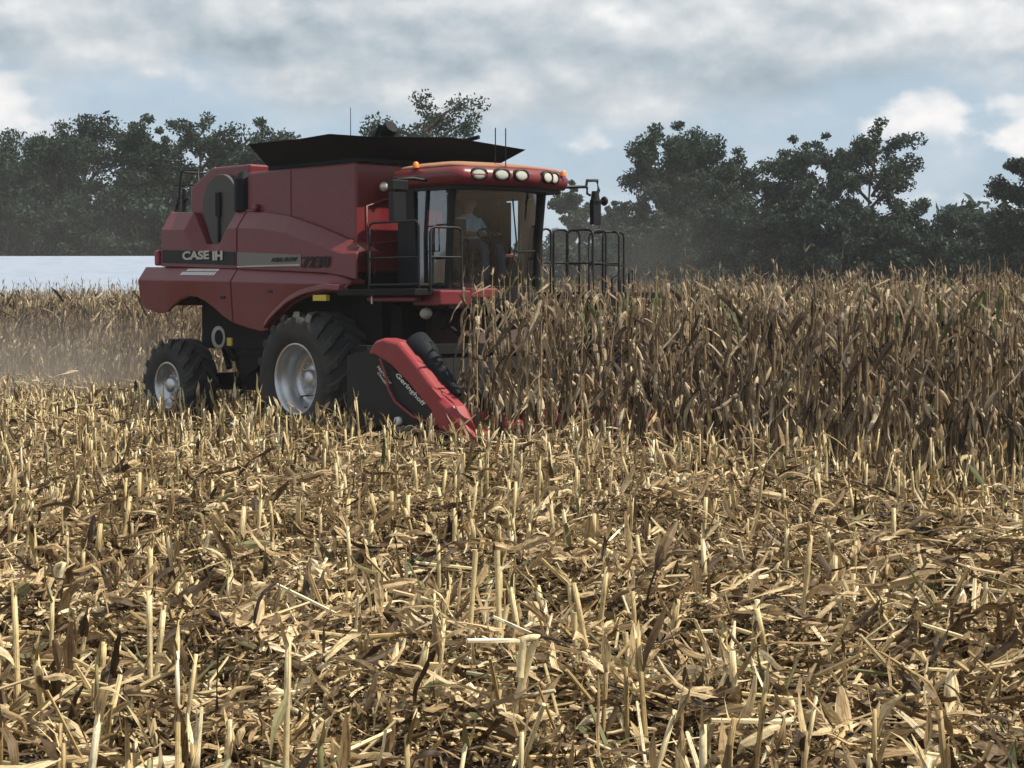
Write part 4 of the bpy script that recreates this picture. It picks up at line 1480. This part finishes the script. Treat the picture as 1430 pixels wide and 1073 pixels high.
# ------------------------------------------------------------------ standing corn
def corn_plants(rg, x, y, h, lean_az, lean, stalk_soup, leaf_soup, ear_soup, nleaf=9, seg=5, ears=True, zb=None):
    """adds plants at x,y (arrays)"""
    n = len(x)
    zb = gh(x, y) if zb is None else zb
    t = np.array([0, .18, .4, .62, .82, 1.0])
    dx = (np.cos(lean_az) * lean)[:, None] * h[:, None] * (t ** 1.6)[None]
    dy = (np.sin(lean_az) * lean)[:, None] * h[:, None] * (t ** 1.6)[None]
    wob = rg.normal(size=(n, len(t), 2)) * .012
    pts = np.stack([x[:, None] + dx + wob[..., 0], y[:, None] + dy + wob[..., 1], zb[:, None] + h[:, None] * t[None] * .96], -1)
    rad = np.array([.0165, .0155, .014, .011, .0075, .003])[None] * (.85 + .35 * rg.random((n, 1)))
    stalk_soup.tubes(rg, pts, rad, 5, 0, cap=False)
    # leaves at nodes
    for k in range(nleaf):
        f = .12 + .84 * (k + rg.random(n) * .7) / nleaf
        i0 = np.clip(np.searchsorted(t, f) - 1, 0, len(t) - 2)
        w0 = (f - t[i0]) / (t[i0 + 1] - t[i0])
        ar = np.arange(n)
        p = pts[ar, i0] * (1 - w0)[:, None] + pts[ar, i0 + 1] * w0[:, None]
        side = (k % 2) * np.pi
        az = rg.random() * 0 + side + lean_az + rg.normal(size=n) * .7
        up = rg.uniform(.9, 1.5, n)
        hang = rg.random(n)
        bend = np.where((hang < .90) | (f > .8), -(up + rg.uniform(1.25, 1.6, n)), -rg.uniform(.1, .7, n))
        L = np.interp(f, [0, .3, .7, 1], [.34, .54, .50, .26]) * (.65 + .6 * rg.random(n))
        pw = np.where((hang < .92) | (f > .75), .12, .7)
        keep = rg.random(n) < np.interp(f, [0, .25, .4, 1], [.10, .45, .98, .98])
        for lo in (.12, .7):
            m = keep & (pw == lo)
            if m.any():
                leaf_soup.sub(rg, p[m], az[m], up[m], L[m], (.032 + .034 * rg.random(n))[m], bend[m], lo, (rg.normal(size=n) * 1.0)[m], (rg.normal(size=n) * .5)[m], seg,
                              None, .55, 0, .06, None, .13)
    # dead lower leaves hanging flat against the stalk
    for k in range(4):
        f = rg.uniform(.16, .56, n)
        i0 = np.clip(np.searchsorted(t, f) - 1, 0, len(t) - 2)
        w0 = (f - t[i0]) / (t[i0 + 1] - t[i0])
        ar = np.arange(n)
        p = pts[ar, i0] * (1 - w0)[:, None] + pts[ar, i0 + 1] * w0[:, None]
        az = rg.uniform(0, 6.28, n)
        p = p + np.stack([np.cos(az), np.sin(az), 0 * az], 1) * .02
        L = np.minimum(rg.uniform(.18, .5, n), f * h * .95)
        leaf_soup.sub(rg, p, az, -rg.uniform(1.25, 1.6, n), L, rg.uniform(.028, .06, n), rg.normal(size=n) * .12, 1.0, rg.normal(size=n) * .7, rg.normal(size=n) * .3, max(3, seg - 2), None, .6, 0, .05, None, .10)
    # short tassel stubs at the very top
    m = rg.random(n) < .85
    for k in range(3):
        q = pts[m][:, -1]
        leaf_soup.sub(rg, q, rg.uniform(0, 6.28, m.sum()), rg.uniform(.4, 1.5, m.sum()), rg.uniform(.05, .15, m.sum()), np.full(m.sum(), .016), rg.normal(size=m.sum()) * .6, 1.2, 0.0, 0.0, 2, None, .3, 0)
    if ears:
        m = rg.random(n) < .9
        f = rg.uniform(.38, .50, n)
        i0 = np.clip(np.searchsorted(t, f) - 1, 0, len(t) - 2)
        w0 = (f - t[i0]) / (t[i0 + 1] - t[i0])
        ar = np.arange(n)
        p = (pts[ar, i0] * (1 - w0)[:, None] + pts[ar, i0 + 1] * w0[:, None])[m]
        az = rg.uniform(0, 6.28, m.sum())
        dn = np.where(rg.random(m.sum()) < .75, rg.uniform(-1.5, -.9, m.sum()), rg.uniform(.7, 1.3, m.sum()))
        d = np.stack([np.cos(az) * np.cos(dn), np.sin(az) * np.cos(dn), np.sin(dn)], 1)
        st = p + np.stack([np.cos(az), np.sin(az), 0 * az], 1) * .03
        L = rg.uniform(.15, .24, m.sum())
        tt = np.array([0, .15, .45, .8, 1.0])
        ep = st[:, None, :] + d[:, None, :] * (L[:, None] * tt[None])[..., None]
        er = np.array([.010, .024, .030, .022, .006])[None] * np.ones((m.sum(), 1))
        if m.any():
            ear_soup.tubes(rg, ep, er, 6, 0)
            for k in range(2):                             # loose husk blades
                leaf_soup.sub(rg, st, az + rg.normal(size=m.sum()) * .5, dn + rg.normal(size=m.sum()) * .3, L * 1.15, np.full(m.sum(), .05), rg.normal(size=m.sum()) * .5, 1.0, 0.3, 0.0, 3, None, .5, 1)


ROW = .76
rgc = np.random.default_rng(23)


def row_points(v, u0, u1, step=.165):
    u = np.arange(u0, u1, step)
    u = u + rgc.normal(size=len(u)) * .04
    vv = v + rgc.normal(size=len(u)) * .035
    ok = rgc.random(len(u)) > .06
    x, y = uv2xy(u[ok], vv[ok])
    return x, y


# every standing plant: rows ahead of the header, and the rows the machine has not reached on its far side
allx, ally, rown = [], [], []
for k in range(44):
    v = -2.66 + ROW * k
    if k < 8:
        u0 = 3.35 + rgc.random() * .4 + (.65 if k == 0 else 0)
    else:
        u0 = -70
    step = .165 if k < 22 else .30
    x, y = row_points(v, u0, 5.6 if k < 2 else 22, step)
    if k >= 8:
        dep = k - 8
    else:
        dep = k
    allx.append(x)
    ally.append(y)
    rown.append(np.full(len(x), k))
allx, ally, rown = np.concatenate(allx), np.concatenate(ally), np.concatenate(rown)
vis = (np.abs(allx) < .37 * ally + 3.0) & (ally > 5) & (ally < 78)
allx, ally, rown = allx[vis], ally[vis], rown[vis]
u_, v_ = xy2uv(allx, ally)
inframe = np.abs(allx / ally) < .30
pxs = 715 + FPX * allx / ally
front = ((rown < 6) & (u_ > 3)) | ((rown >= 8) & (rown < 12) & (pxs < 225))
cand = np.where(front & inframe)[0]
cand = cand[np.argsort(ally[cand])][:300]
near = np.zeros(len(allx), bool)
near[cand] = True

# sixteen modelled plants, each stalk, foliage and (mostly) an ear
VAR = []
for k in range(16):
    ss, ls, es = Soup(), Soup(), Soup()
    one = np.zeros(1)
    corn_plants(rgc, one, one, np.full(1, rgc.uniform(2.27, 2.42)), np.full(1, rgc.uniform(0, 6.28)), np.full(1, rgc.uniform(0, .06)), ss, ls, es, 15, 7, True, one)
    VAR.append((ss.mesh('stalk', [M['corn_stalk']]), ls.mesh('foliage', [M['corn_leaf'], M['ear']], False), es.mesh('ear', [M['ear']]) if es.V else None))
for i in cand:
    x, y = float(allx[i]), float(ally[i])
    left = pxs[i] < 400
    o = empty('corn_plant', (x, y, float(gh(np.array(x), np.array(y)))), rgc.uniform(0, 6.28),
              'dry standing corn plant in the far uncut rows behind the rear wheel of the combine' if left else 'dry brown standing corn plant at the uncut edge right of the combine',
              'corn plant', 'corn plants behind the combine' if left else 'corn plants right of the combine')
    o.scale = (1, 1, rgc.uniform(.96, 1.04) * (1.04 if left else 1))
    st, fo, ea = VAR[rgc.integers(16)]
    link('stalk', st, o)
    link('foliage', fo, o)
    if ea is not None:
        link('ear', ea, o)

rest = np.where(~near)[0]
cf = Soup()
class Redirect:
    """sends strips and tubes to the field's own material slots"""
    def __init__(self, s, slot):
        self.s, self.slot = s, slot
    def tubes(self, rg, pts, rad, sides=5, mi=0, cap=True):
        self.s.tubes(rg, pts, rad, sides, self.slot, cap)
    def sub(self, *a, **k):
        a = list(a)
        a[-1 if len(a) < 15 else 14] = a[-1 if len(a) < 15 else 14]
        self.s.sub(*a, **k)
dist = np.hypot(allx[rest], ally[rest])
u_r, v_r = xy2uv(allx[rest], ally[rest])
hid = np.where(rown[rest] < 8, rown[rest], rown[rest] - 8)
for sel, nl, sg_, ears in (((hid < 9), 14, 5, True), ((hid >= 9) & (hid < 20), 8, 4, False), ((hid >= 20), 6, 3, False)):
    ids = rest[sel]
    if len(ids):
        corn_plants(rgc, allx[ids], ally[ids], rgc.uniform(2.26, 2.44, len(ids)), rgc.uniform(0, 6.28, len(ids)), np.abs(rgc.normal(size=len(ids))) * .035,
                    Redirect(cf, 2), cf, Redirect(cf, 1), nl, sg_, ears)
tag(link('corn_field', cf.mesh('corn_field', [M['corn_leaf'], M['ear'], M['corn_stalk']], False)), kind='stuff')

# ------------------------------------------------------------------ stubble and litter
rgs = np.random.default_rng(41)


def stub_stalks(rg, x, y, h, tilt_az, tilt, soup, mi=0, sides=6, zb=None, thick=1.0):
    n = len(x)
    zb = gh(x, y) - .02 if zb is None else zb
    t = np.array([0, .3, .34, .38, .72, .76, 1.0])
    off = np.tan(tilt)[:, None] * h[:, None] * t[None]
    pts = np.stack([x[:, None] + np.cos(tilt_az)[:, None] * off, y[:, None] + np.sin(tilt_az)[:, None] * off, zb[:, None] + h[:, None] * t[None]], -1)
    rad = np.array([.0155, .014, .0165, .0138, .013, .0150, .0125])[None] * (rg.uniform(.7, 1.2, (n, 1)) * thick)
    soup.tubes(rg, pts, rad, sides, mi)
    return pts


def stub_splinters(rg, pts, soup, mi=0, k=2, W=.014):
    n = len(pts)
    for j in range(k):
        az = rg.uniform(0, 6.28, n)
        soup.sub(rg, pts[:, -1] - np.array([0, 0, .03]) + np.stack([np.cos(az), np.sin(az), 0 * az], 1) * .008, az, rg.uniform(.9, 1.5, n), rg.uniform(.05, .16, n), np.full(n, W) * rg.uniform(.6, 1.4, n),
                 rg.normal(size=n) * .5, 1.2, 0.0, 0.0, 2, np.array([1, .8, .1]), .3, mi)


def stub_sheaths(rg, pts, soup, mi=0, k=3, seg=4):
    """torn leaves still wrapped round the stalk"""
    n = len(pts)
    h = pts[:, -1, 2] - pts[:, 0, 2]
    for j in range(k):
        f = rg.uniform(.15, .98, n)
        p = pts[:, 0] * (1 - f)[:, None] + pts[:, -1] * f[:, None]
        az = rg.uniform(0, 6.28, n)
        p = p + np.stack([np.cos(az), np.sin(az), 0 * az], 1) * .012
        s_ = rg.random(n)
        up = np.where(s_ < .55, rg.uniform(.9, 1.5, n), np.where(s_ < .85, rg.uniform(-1.5, -1.0, n), rg.uniform(-.6, .8, n)))
        L = rg.uniform(.08, .30, n) * np.where(s_ < .85, 1, 1.2)
        soup.sub(rg, p, az, up, L, rg.uniform(.022, .055, n), rg.normal(size=n) * .35 - np.where(rg.random(n) < .25, 2.2, 0), .7, rg.normal(size=n) * .8, rg.normal(size=n) * .6, seg, None, .4, mi, .15, floor=gh, jit=.22)


# rows of cut stalks everywhere the header has been
sx, sy = [], []
for k in range(-30, 8):
    v = -2.66 + ROW * k
    u1 = 40 if k < 2 else 3.0
    u = np.arange(-34, u1, .125)
    u = u + rgs.normal(size=len(u)) * .05
    vv = v + rgs.normal(size=len(u)) * .05
    ok = rgs.random(len(u)) > .10
    u, vv = u[ok], vv[ok]
    # flattened where the machine's wheels stand
    on = ((np.abs(np.abs(vv) - 1.55) < .50) & (u > -1.0) & (u < 1.0)) | ((np.abs(np.abs(vv) - 1.45) < .36) & (u > -4.4) & (u < -2.8)) | ((u > 2.5) & (u < 5.2) & (vv > -3.2))
    x, y = uv2xy(u[~on], vv[~on])
    sx.append(x)
    sy.append(y)
sx, sy = np.concatenate(sx), np.concatenate(sy)
ok = (np.abs(sx) < .36 * sy + 3.2) & (sy > 4.8) & (sy < 60)
sx, sy = sx[ok], sy[ok]
# patches the tyres and the chopper pressed flat
def flat_patch(x, y):
    u, v = xy2uv(x, y)
    a = np.sin(x * .9 + 1.3 * np.sin(y * .55)) + np.sin(y * .8 + u * .35 + 2.0)
    return a
fp = flat_patch(sx, sy)
dn = np.hypot(sx, sy)
keep = rgs.random(len(sx)) < np.interp(dn, [7, 9.5, 12, 15], [.50, .62, .80, .97]) * np.where(fp > .75, np.interp(dn, [8, 14, 20], [.22, .55, .9]), 1.0)
sx, sy, fp = sx[keep], sy[keep], fp[keep]
inside = (np.abs(sx / sy) < .292) & (sy > 7.0)
order = np.argsort(np.where(inside, np.hypot(sx, sy), 1e9))
near_i = order[:300]
is_near = np.zeros(len(sx), bool)
is_near[near_i] = True

STV = []
for k in range(14):
    s1, s2 = Soup(), Soup()
    one = np.zeros(1)
    h = np.full(1, [.26, .34, .40, .44, .46, .5, .52, .55, .58, .6, .64, .68, .74, .36][k])
    pts = stub_stalks(rgs, one, one, h, np.full(1, rgs.uniform(0, 6.28)), np.full(1, abs(rgs.normal()) * .12), s1, 0, 8, one - .02)
    stub_splinters(rgs, pts, s1, 0, 3)
    stub_sheaths(rgs, pts + 0.0, s2, 0, 5, 6)
    STV.append((s1.mesh('stubble_stalk', [M['stub_obj']]), s2.mesh('leaves', [M['sheath']], False)))
for i in near_i:
    a, b = STV[rgs.integers(14)]
    o = link('stubble_stalk', a)
    o.location = (float(sx[i]), float(sy[i]), float(gh(sx[i], sy[i])))
    o.rotation_euler = (rgs.normal() * .10, rgs.normal() * .10, rgs.uniform(0, 6.28))
    sc_ = rgs.uniform(.75, 1.08)
    o.scale = (1.05, 1.05, sc_)
    tag(o, 'cut corn stalk standing in the trampled leaf litter of the near field', 'cut stalk', 'cut corn stalks standing in the near field')
    link('leaves', b, o)

rest = np.where(~is_near)[0]
far = np.hypot(sx[rest], sy[rest])
field = Soup()
n = len(rest)
us_, vs_ = xy2uv(sx[rest], sy[rest])
hh = rgs.uniform(.38, .68, n) * np.where((vs_ > -9) & (us_ < -5.5), .6, np.where(vs_ > -6, 1.08, 1.0)) * np.where(rgs.random(n) < .07, 1.3, 1.0)
tl = np.abs(rgs.normal(size=n)) * .13
pts = stub_stalks(rgs, sx[rest], sy[rest], hh, rgs.uniform(0, 6.28, n), tl, field, 0, 5, None, .80)
stub_splinters(rgs, pts, field, 0, 2, .018)
stub_sheaths(rgs, pts, field, 1, 4, 4)
tag(link('stubble_field', field.mesh('stubble_field', [M['stub'], M['litter']], True)), kind='stuff')


# --- loose leaves, husks and chopped stalk
def pile(x, y):
    """how deep the trash lies"""
    u, v = xy2uv(x, y)
    ph = np.cos(v / ROW * 2 * np.pi)
    return .11 + .05 * ph + .11 * np.clip(np.sin(x * 1.1 + 2 * np.sin(y * .7)) * np.sin(y * 1.4 + .5 * x), -.6, 1)


def scatter(n, y0, y1, half=.40):
    y = np.sqrt(rgs.uniform(y0 ** 2, y1 ** 2, n))
    x = rgs.uniform(-1, 1, n) * (.34 * y + 3.2)
    u, v = xy2uv(x, y)
    ok = ~(((v > np.where(u > 5.4, -1.5, -2.3)) & (u > 3.0)) | ((v > 3.2)))
    return x[ok], y[ok]


lit = Soup()
for y0, y1, nn, seg, big in ((5.0, 10.5, 62000, 5, 1.0), (10.5, 16, 48000, 4, 1.0), (16, 26, 42000, 3, 1.1), (26, 48, 20000, 3, 1.3)):
    x, y = scatter(nn, y0, y1)
    n = len(x)
    g = gh(x, y)
    dp = pile(x, y)
    dp = dp * np.interp(y, [8, 12, 17], [1.0, 1.5, 1.7])
    lv = rgs.random(n) ** 1.2
    z = g + .01 + dp * lv * 1.5
    up = rgs.normal(size=n) * np.interp(y, [7, 14, 20], [.12, .2, .28]) + .03
    st = rgs.random(n)
    up = np.where(st < np.interp(y, [7, 12, 18], [.05, .09, .14]), rgs.uniform(.5, 1.4, n), up)              # some stand on end
    L = rgs.gamma(2.3, .070, n) * big + .04
    L = np.where(st < .2, np.minimum(L, .34), np.minimum(L, .6))
    Wd = (.010 + .032 * rgs.random(n) ** 1.4) * big
    bend = rgs.normal(size=n) * .35 - .15
    bend = np.where(rgs.random(n) < .15, -rgs.uniform(.8, 2.4, n), bend)
    if y0 < 12:                                            # broad husk leaves lying in mats
        wide = rgs.random(n) < .15
        Wd = np.where(wide, rgs.uniform(.035, .068, n), Wd)
        L = np.where(wide, rgs.uniform(.12, .34, n), L)
    comb_az = 2.2 * np.sin(x * .8 + 1.1 * np.sin(y * .9)) + 1.5 * np.sin(y * 1.1 + .6 * x)        # trash is swept together in locks
    az = comb_az + np.where(rgs.random(n) < .6, rgs.normal(size=n) * .55, rgs.uniform(0, 6.28, n))
    lit.sub(rgs, np.stack([x, y, z], 1), az, up, L, Wd, bend, 1.2, rgs.normal(size=n) * 1.4, rgs.normal(size=n) * .6, seg,
            np.interp(np.linspace(0, 1, seg + 1), [0, .1, .5, .85, 1], [.6, .9, 1, .85, .4]), .4, 0, .18, floor=gh, jit=.20)
    # small torn scraps
    m = int(nn * (2.6 if y0 < 12 else 1.5))
    x, y = scatter(m, y0, y1)
    n = len(x)
    z = gh(x, y) + .008 + pile(x, y) * rgs.random(n) * 1.25 * np.interp(y, [8, 12, 17], [1.0, 1.5, 1.7])
    lit.sub(rgs, np.stack([x, y, z], 1), rgs.uniform(0, 6.28, n), rgs.normal(size=n) * .38, rgs.uniform(.02, .12, n) * big, rgs.uniform(.006, .030, n) * big, rgs.normal(size=n) * .8, 1.0,
            rgs.normal(size=n), rgs.normal(size=n) * .9, 2, np.array([.7, 1, .5]), .4, 0, 0.0, floor=gh, jit=.4)
    # chopped stalk pieces
    m = int(nn * .06)
    x, y = scatter(m, y0, y1)
    n = len(x)
    az, e = rgs.uniform(0, 6.28, n), rgs.normal(size=n) * .22 + .05
    e = np.where(rgs.random(n) < .18, rgs.uniform(.4, 1.2, n), e)
    L = rgs.uniform(.08, .40, n)
    p0 = np.stack([x, y, gh(x, y) + .02 + pile(x, y) * rgs.random(n) * 1.4], 1)
    d = np.stack([np.cos(az) * np.cos(e), np.sin(az) * np.cos(e), np.abs(np.sin(e))], 1)
    pp = p0[:, None] + d[:, None] * (L[:, None] * np.array([0, .5, 1.0])[None])[..., None]
    lit.tubes(rgs, pp, np.array([.011, .0125, .0105])[None] * rgs.uniform(.5, 1.0, (n, 1)) * big, 5, 1)
tag(link('leaf_litter', lit.mesh('leaf_litter', [M['litter'], M['stub']], False)), kind='stuff')


# --- pieces one can point to
def one_leaf(name, px, py, z, head, el, L, Wd, bend, mat, label, cat, twist=0.4, seg=12, roll=0.3, pw=1.2, prof=None):
    x, y = at_px(px, py, z)
    s = Soup()
    s.sub(rgs, np.array([[x, y, z]]), np.array([head]), np.array([el]), np.array([L]), np.array([Wd]), np.array([bend]), pw, np.array([twist]), np.array([roll]), seg, prof, .35, 0, .05, floor=gh)
    return tag(link(name, s.mesh(name, [mat])), label, cat)


one_leaf('green_leaf', 775, 1008, .03, R(28), .42, .62, .060, -.25, M['green_leaf'], 'long dark green corn leaf lying across the stubble at the bottom', 'leaf', .3)
one_leaf('green_leaf', 566, 845, .10, R(80), 1.35, .62, .055, -2.6, M['green_leaf'], 'arched grey-green corn leaf bent over among the middle stubble', 'leaf', .5, 14)
one_leaf('dry_leaf', 545, 1035, .05, R(150), .5, .40, .075, -.6, M['pink_husk'], 'broad tan husk leaf curling up at the bottom centre', 'leaf')


def bent_stalk(name, pts, r, label, cat='corn stalk', mat=None):
    P_ = [Vector(p) for p in pts]
    dense = []
    for a, b in zip(P_[:-1], P_[1:]):
        for k in range(4):
            dense.append(a.lerp(b, k / 4))
    dense.append(P_[-1])
    mb = MB()
    rs = [r * (1.12 if i % 4 == 0 else 1.0) for i in range(len(dense))]
    mb.tube(dense, rs, 8)
    o = mb.build(name, mat or M['stub_obj'])
    return tag(o, label, cat)


def gp(px, py, z):
    x, y = at_px(px, py, z)
    return (x, y, z)


def standing(pxs, lean=0.0):
    """points of one stalk in its own upright plane; the first is where it meets the ground"""
    x0, k0 = at_px(pxs[0][0], pxs[0][1], 0.02)
    out = []
    for i, (px, py) in enumerate(pxs):
        k = k0 + lean * i / max(1, len(pxs) - 1)
        out.append(((px - 715) / FPX * k, k, CH - (py - HOR) / FPX * k))
    return out


bent_stalk('corn_stalk', standing([(1000, 880), (955, 838), (905, 805), (822, 756)], .35), .018, 'long broken corn stalk leaning down to the right in mid field')
bent_stalk('corn_stalk', standing([(1165, 858), (1215, 818), (1268, 792)], .2), .015, 'broken stalk propped at a slant above the pale husk rosette')
bent_stalk('corn_stalk', standing([(700, 1066), (722, 985), (742, 912), (750, 893), (732, 896), (728, 925), (726, 950)], -.05), .016, 'stalk bent over into a hook near the bottom centre')
bent_stalk('corn_stalk', standing([(286, 838), (281, 780), (292, 745), (306, 752), (308, 785)], 0), .017, 'pale stalk folded over at its top among the left stubble')
bent_stalk('corn_stalk', standing([(62, 890), (66, 840), (76, 792), (86, 788), (74, 830), (60, 876)], -.1), .014, 'yellow looped stalk near the left edge of the stubble')
bent_stalk('corn_stalk', standing([(238, 930), (218, 880), (196, 830)], .1), .011, 'bleached white stalk sliver leaning left in the near left stubble')
bent_stalk('corn_stalk', standing([(145, 950), (153, 915), (166, 868)], .05), .010, 'bleached white stalk sliver leaning right in the near left stubble')
bent_stalk('corn_stalk', standing([(473, 992), (476, 925)], .02), .013, 'short bright white stalk upright at the lower centre left')
bent_stalk('corn_stalk', standing([(890, 992), (880, 940), (874, 886)], .05), .013, 'pale split stalk leaning slightly left at the lower centre right')
bent_stalk('corn_stalk', standing([(690, 1000), (697, 880), (694, 770)], .1), .013, 'tallest pale cut stalk standing in the near centre field')
bent_stalk('corn_stalk', standing([(678, 1000), (692, 930), (708, 850)], .1), .012, 'yellow stalk leaning right beside the tallest cut stalk')
bent_stalk('corn_stalk', standing([(652, 990), (655, 900), (664, 772)], .1), .012, 'tall slim stalk just left of the tallest cut stalk')
bent_stalk('corn_stalk', standing([(572, 985), (571, 862)], .03), .012, 'straight pale stalk left of the tall pair in the near centre field')
bent_stalk('corn_stalk', standing([(530, 930), (524, 858)], .03), .012, 'short pale stalk with split top at the lower centre left')
bent_stalk('corn_stalk', standing([(926, 950), (924, 860)], .05), .013, 'upright tan stalk right of the pale split stalk')
bent_stalk('corn_stalk', standing([(805, 975), (803, 858)], .05), .012, 'thick upright stalk with yellow tip above the green leaf')
bent_stalk('corn_stalk', standing([(1382, 905), (1380, 815)], .05), .013, 'lone yellow-green stalk upright near the right edge')


def rosette(px, py, z, n, L, label, flat, seed):
    x, y = at_px(px, py, z)
    rg = np.random.default_rng(seed)
    s = Soup()
    az = np.linspace(0, 6.28, n, endpoint=False) + rg.normal(size=n) * .2
    s.sub(rg, np.repeat([[x, y, z]], n, 0), az, np.full(n, flat) + rg.normal(size=n) * .25, rg.uniform(.75, 1.1, n) * L, rg.uniform(.05, .075, n), rg.normal(size=n) * .35, 1.0, 0.0, 0.0, 6,
          np.interp(np.linspace(0, 1, 7), [0, .35, .7, 1], [.35, 1, .85, .1]), .5, 0, 0.0, floor=gh)
    return tag(link('corn_husk', s.mesh('corn_husk', [M['pink_husk']])), label, 'husk')


rosette(1143, 838, .18, 10, .22, 'pale pinkish husk spread open like a flower on the stubble', .55, 1)
rosette(1345, 870, .14, 11, .20, 'tan opened husk lying flat near the right edge', .35, 2)
rosette(1215, 785, .30, 6, .18, 'small upright pale husk just above the pinkish open one', .95, 3)
rosette(905, 1000, .12, 7, .20, 'ragged pale husk at the bottom right of centre', .6, 4)

# ------------------------------------------------------------------ air and dust
def volume_mat(name, col, dens, aniso=0.2):
    m, n, out = new_mat(name)
    p = n.new('ShaderNodeVolumePrincipled')
    p.inputs['Color'].default_value = (*col, 1)
    p.inputs['Density'].default_value = dens
    p.inputs['Anisotropy'].default_value = aniso
    n.link(p.outputs[0], out.inputs['Volume'])
    return m

mb = MB()
mb.box(-150, 150, -14, 172, -1.0, 24.0)
tag(mb.build('haze', volume_mat('haze_air', (0.86, 0.90, 0.94), 0.0004, 0.0)), kind='stuff')


def dust_mat(col, dens, seed):
    m, n, out = new_mat('dust_air')
    tc = n.new('ShaderNodeTexCoord')
    v = tc.outputs['Object']
    ln = n.new('ShaderNodeVectorMath', operation='LENGTH')
    n.link(v, ln.inputs[0])
    mp = n.new('ShaderNodeMapping')
    mp.inputs['Location'].default_value = (seed * 3.1, seed * 1.7, seed)
    n.link(v, mp.inputs[0])
    nz = n.noise(mp.outputs[0], 2.0, 4, 0.6, 0.4)
    fall = n.smooth(n.math('ADD', ln.outputs['Value'], n.math('MULTIPLY', n.math('SUBTRACT', nz, 0.5), 0.5)), 0.92, 0.15)
    d = n.math('MULTIPLY', n.math('MULTIPLY', fall, n.smooth(nz, 0.25, 0.75)), dens)
    p = n.new('ShaderNodeVolumePrincipled')
    p.inputs['Color'].default_value = (*col, 1)
    p.inputs['Anisotropy'].default_value = 0.1
    n.link(d, p.inputs['Density'])
    n.link(p.outputs[0], out.inputs['Volume'])
    return m


def dust_puff(name, c, r, dens, col, seed):
    bm = bmesh.new()
    bmesh.ops.create_icosphere(bm, subdivisions=3, radius=1.0)
    me = bpy.data.meshes.new(name)
    bm.to_mesh(me)
    bm.free()
    me.materials.append(dust_mat(col, dens, seed))
    o = link(name, me)
    o.location, o.scale = c, r
    return tag(o, kind='stuff')


DUST_TAN, DUST_GREY = (0.76, 0.68, 0.60), (0.82, 0.82, 0.80)
for i, (c, r, dn_, col) in enumerate((((-9.6, 34.5, .5), (6.5, 4.0, 1.9), .20, DUST_TAN), ((2.2, 35.0, 2.6), (4.4, 5.0, 3.0), .028, DUST_GREY), ((-15.5, 58, 3.6), (9.0, 8.0, 5.0), .013, DUST_GREY))):
    dust_puff('dust', c, r, dn_, col, i + 1)
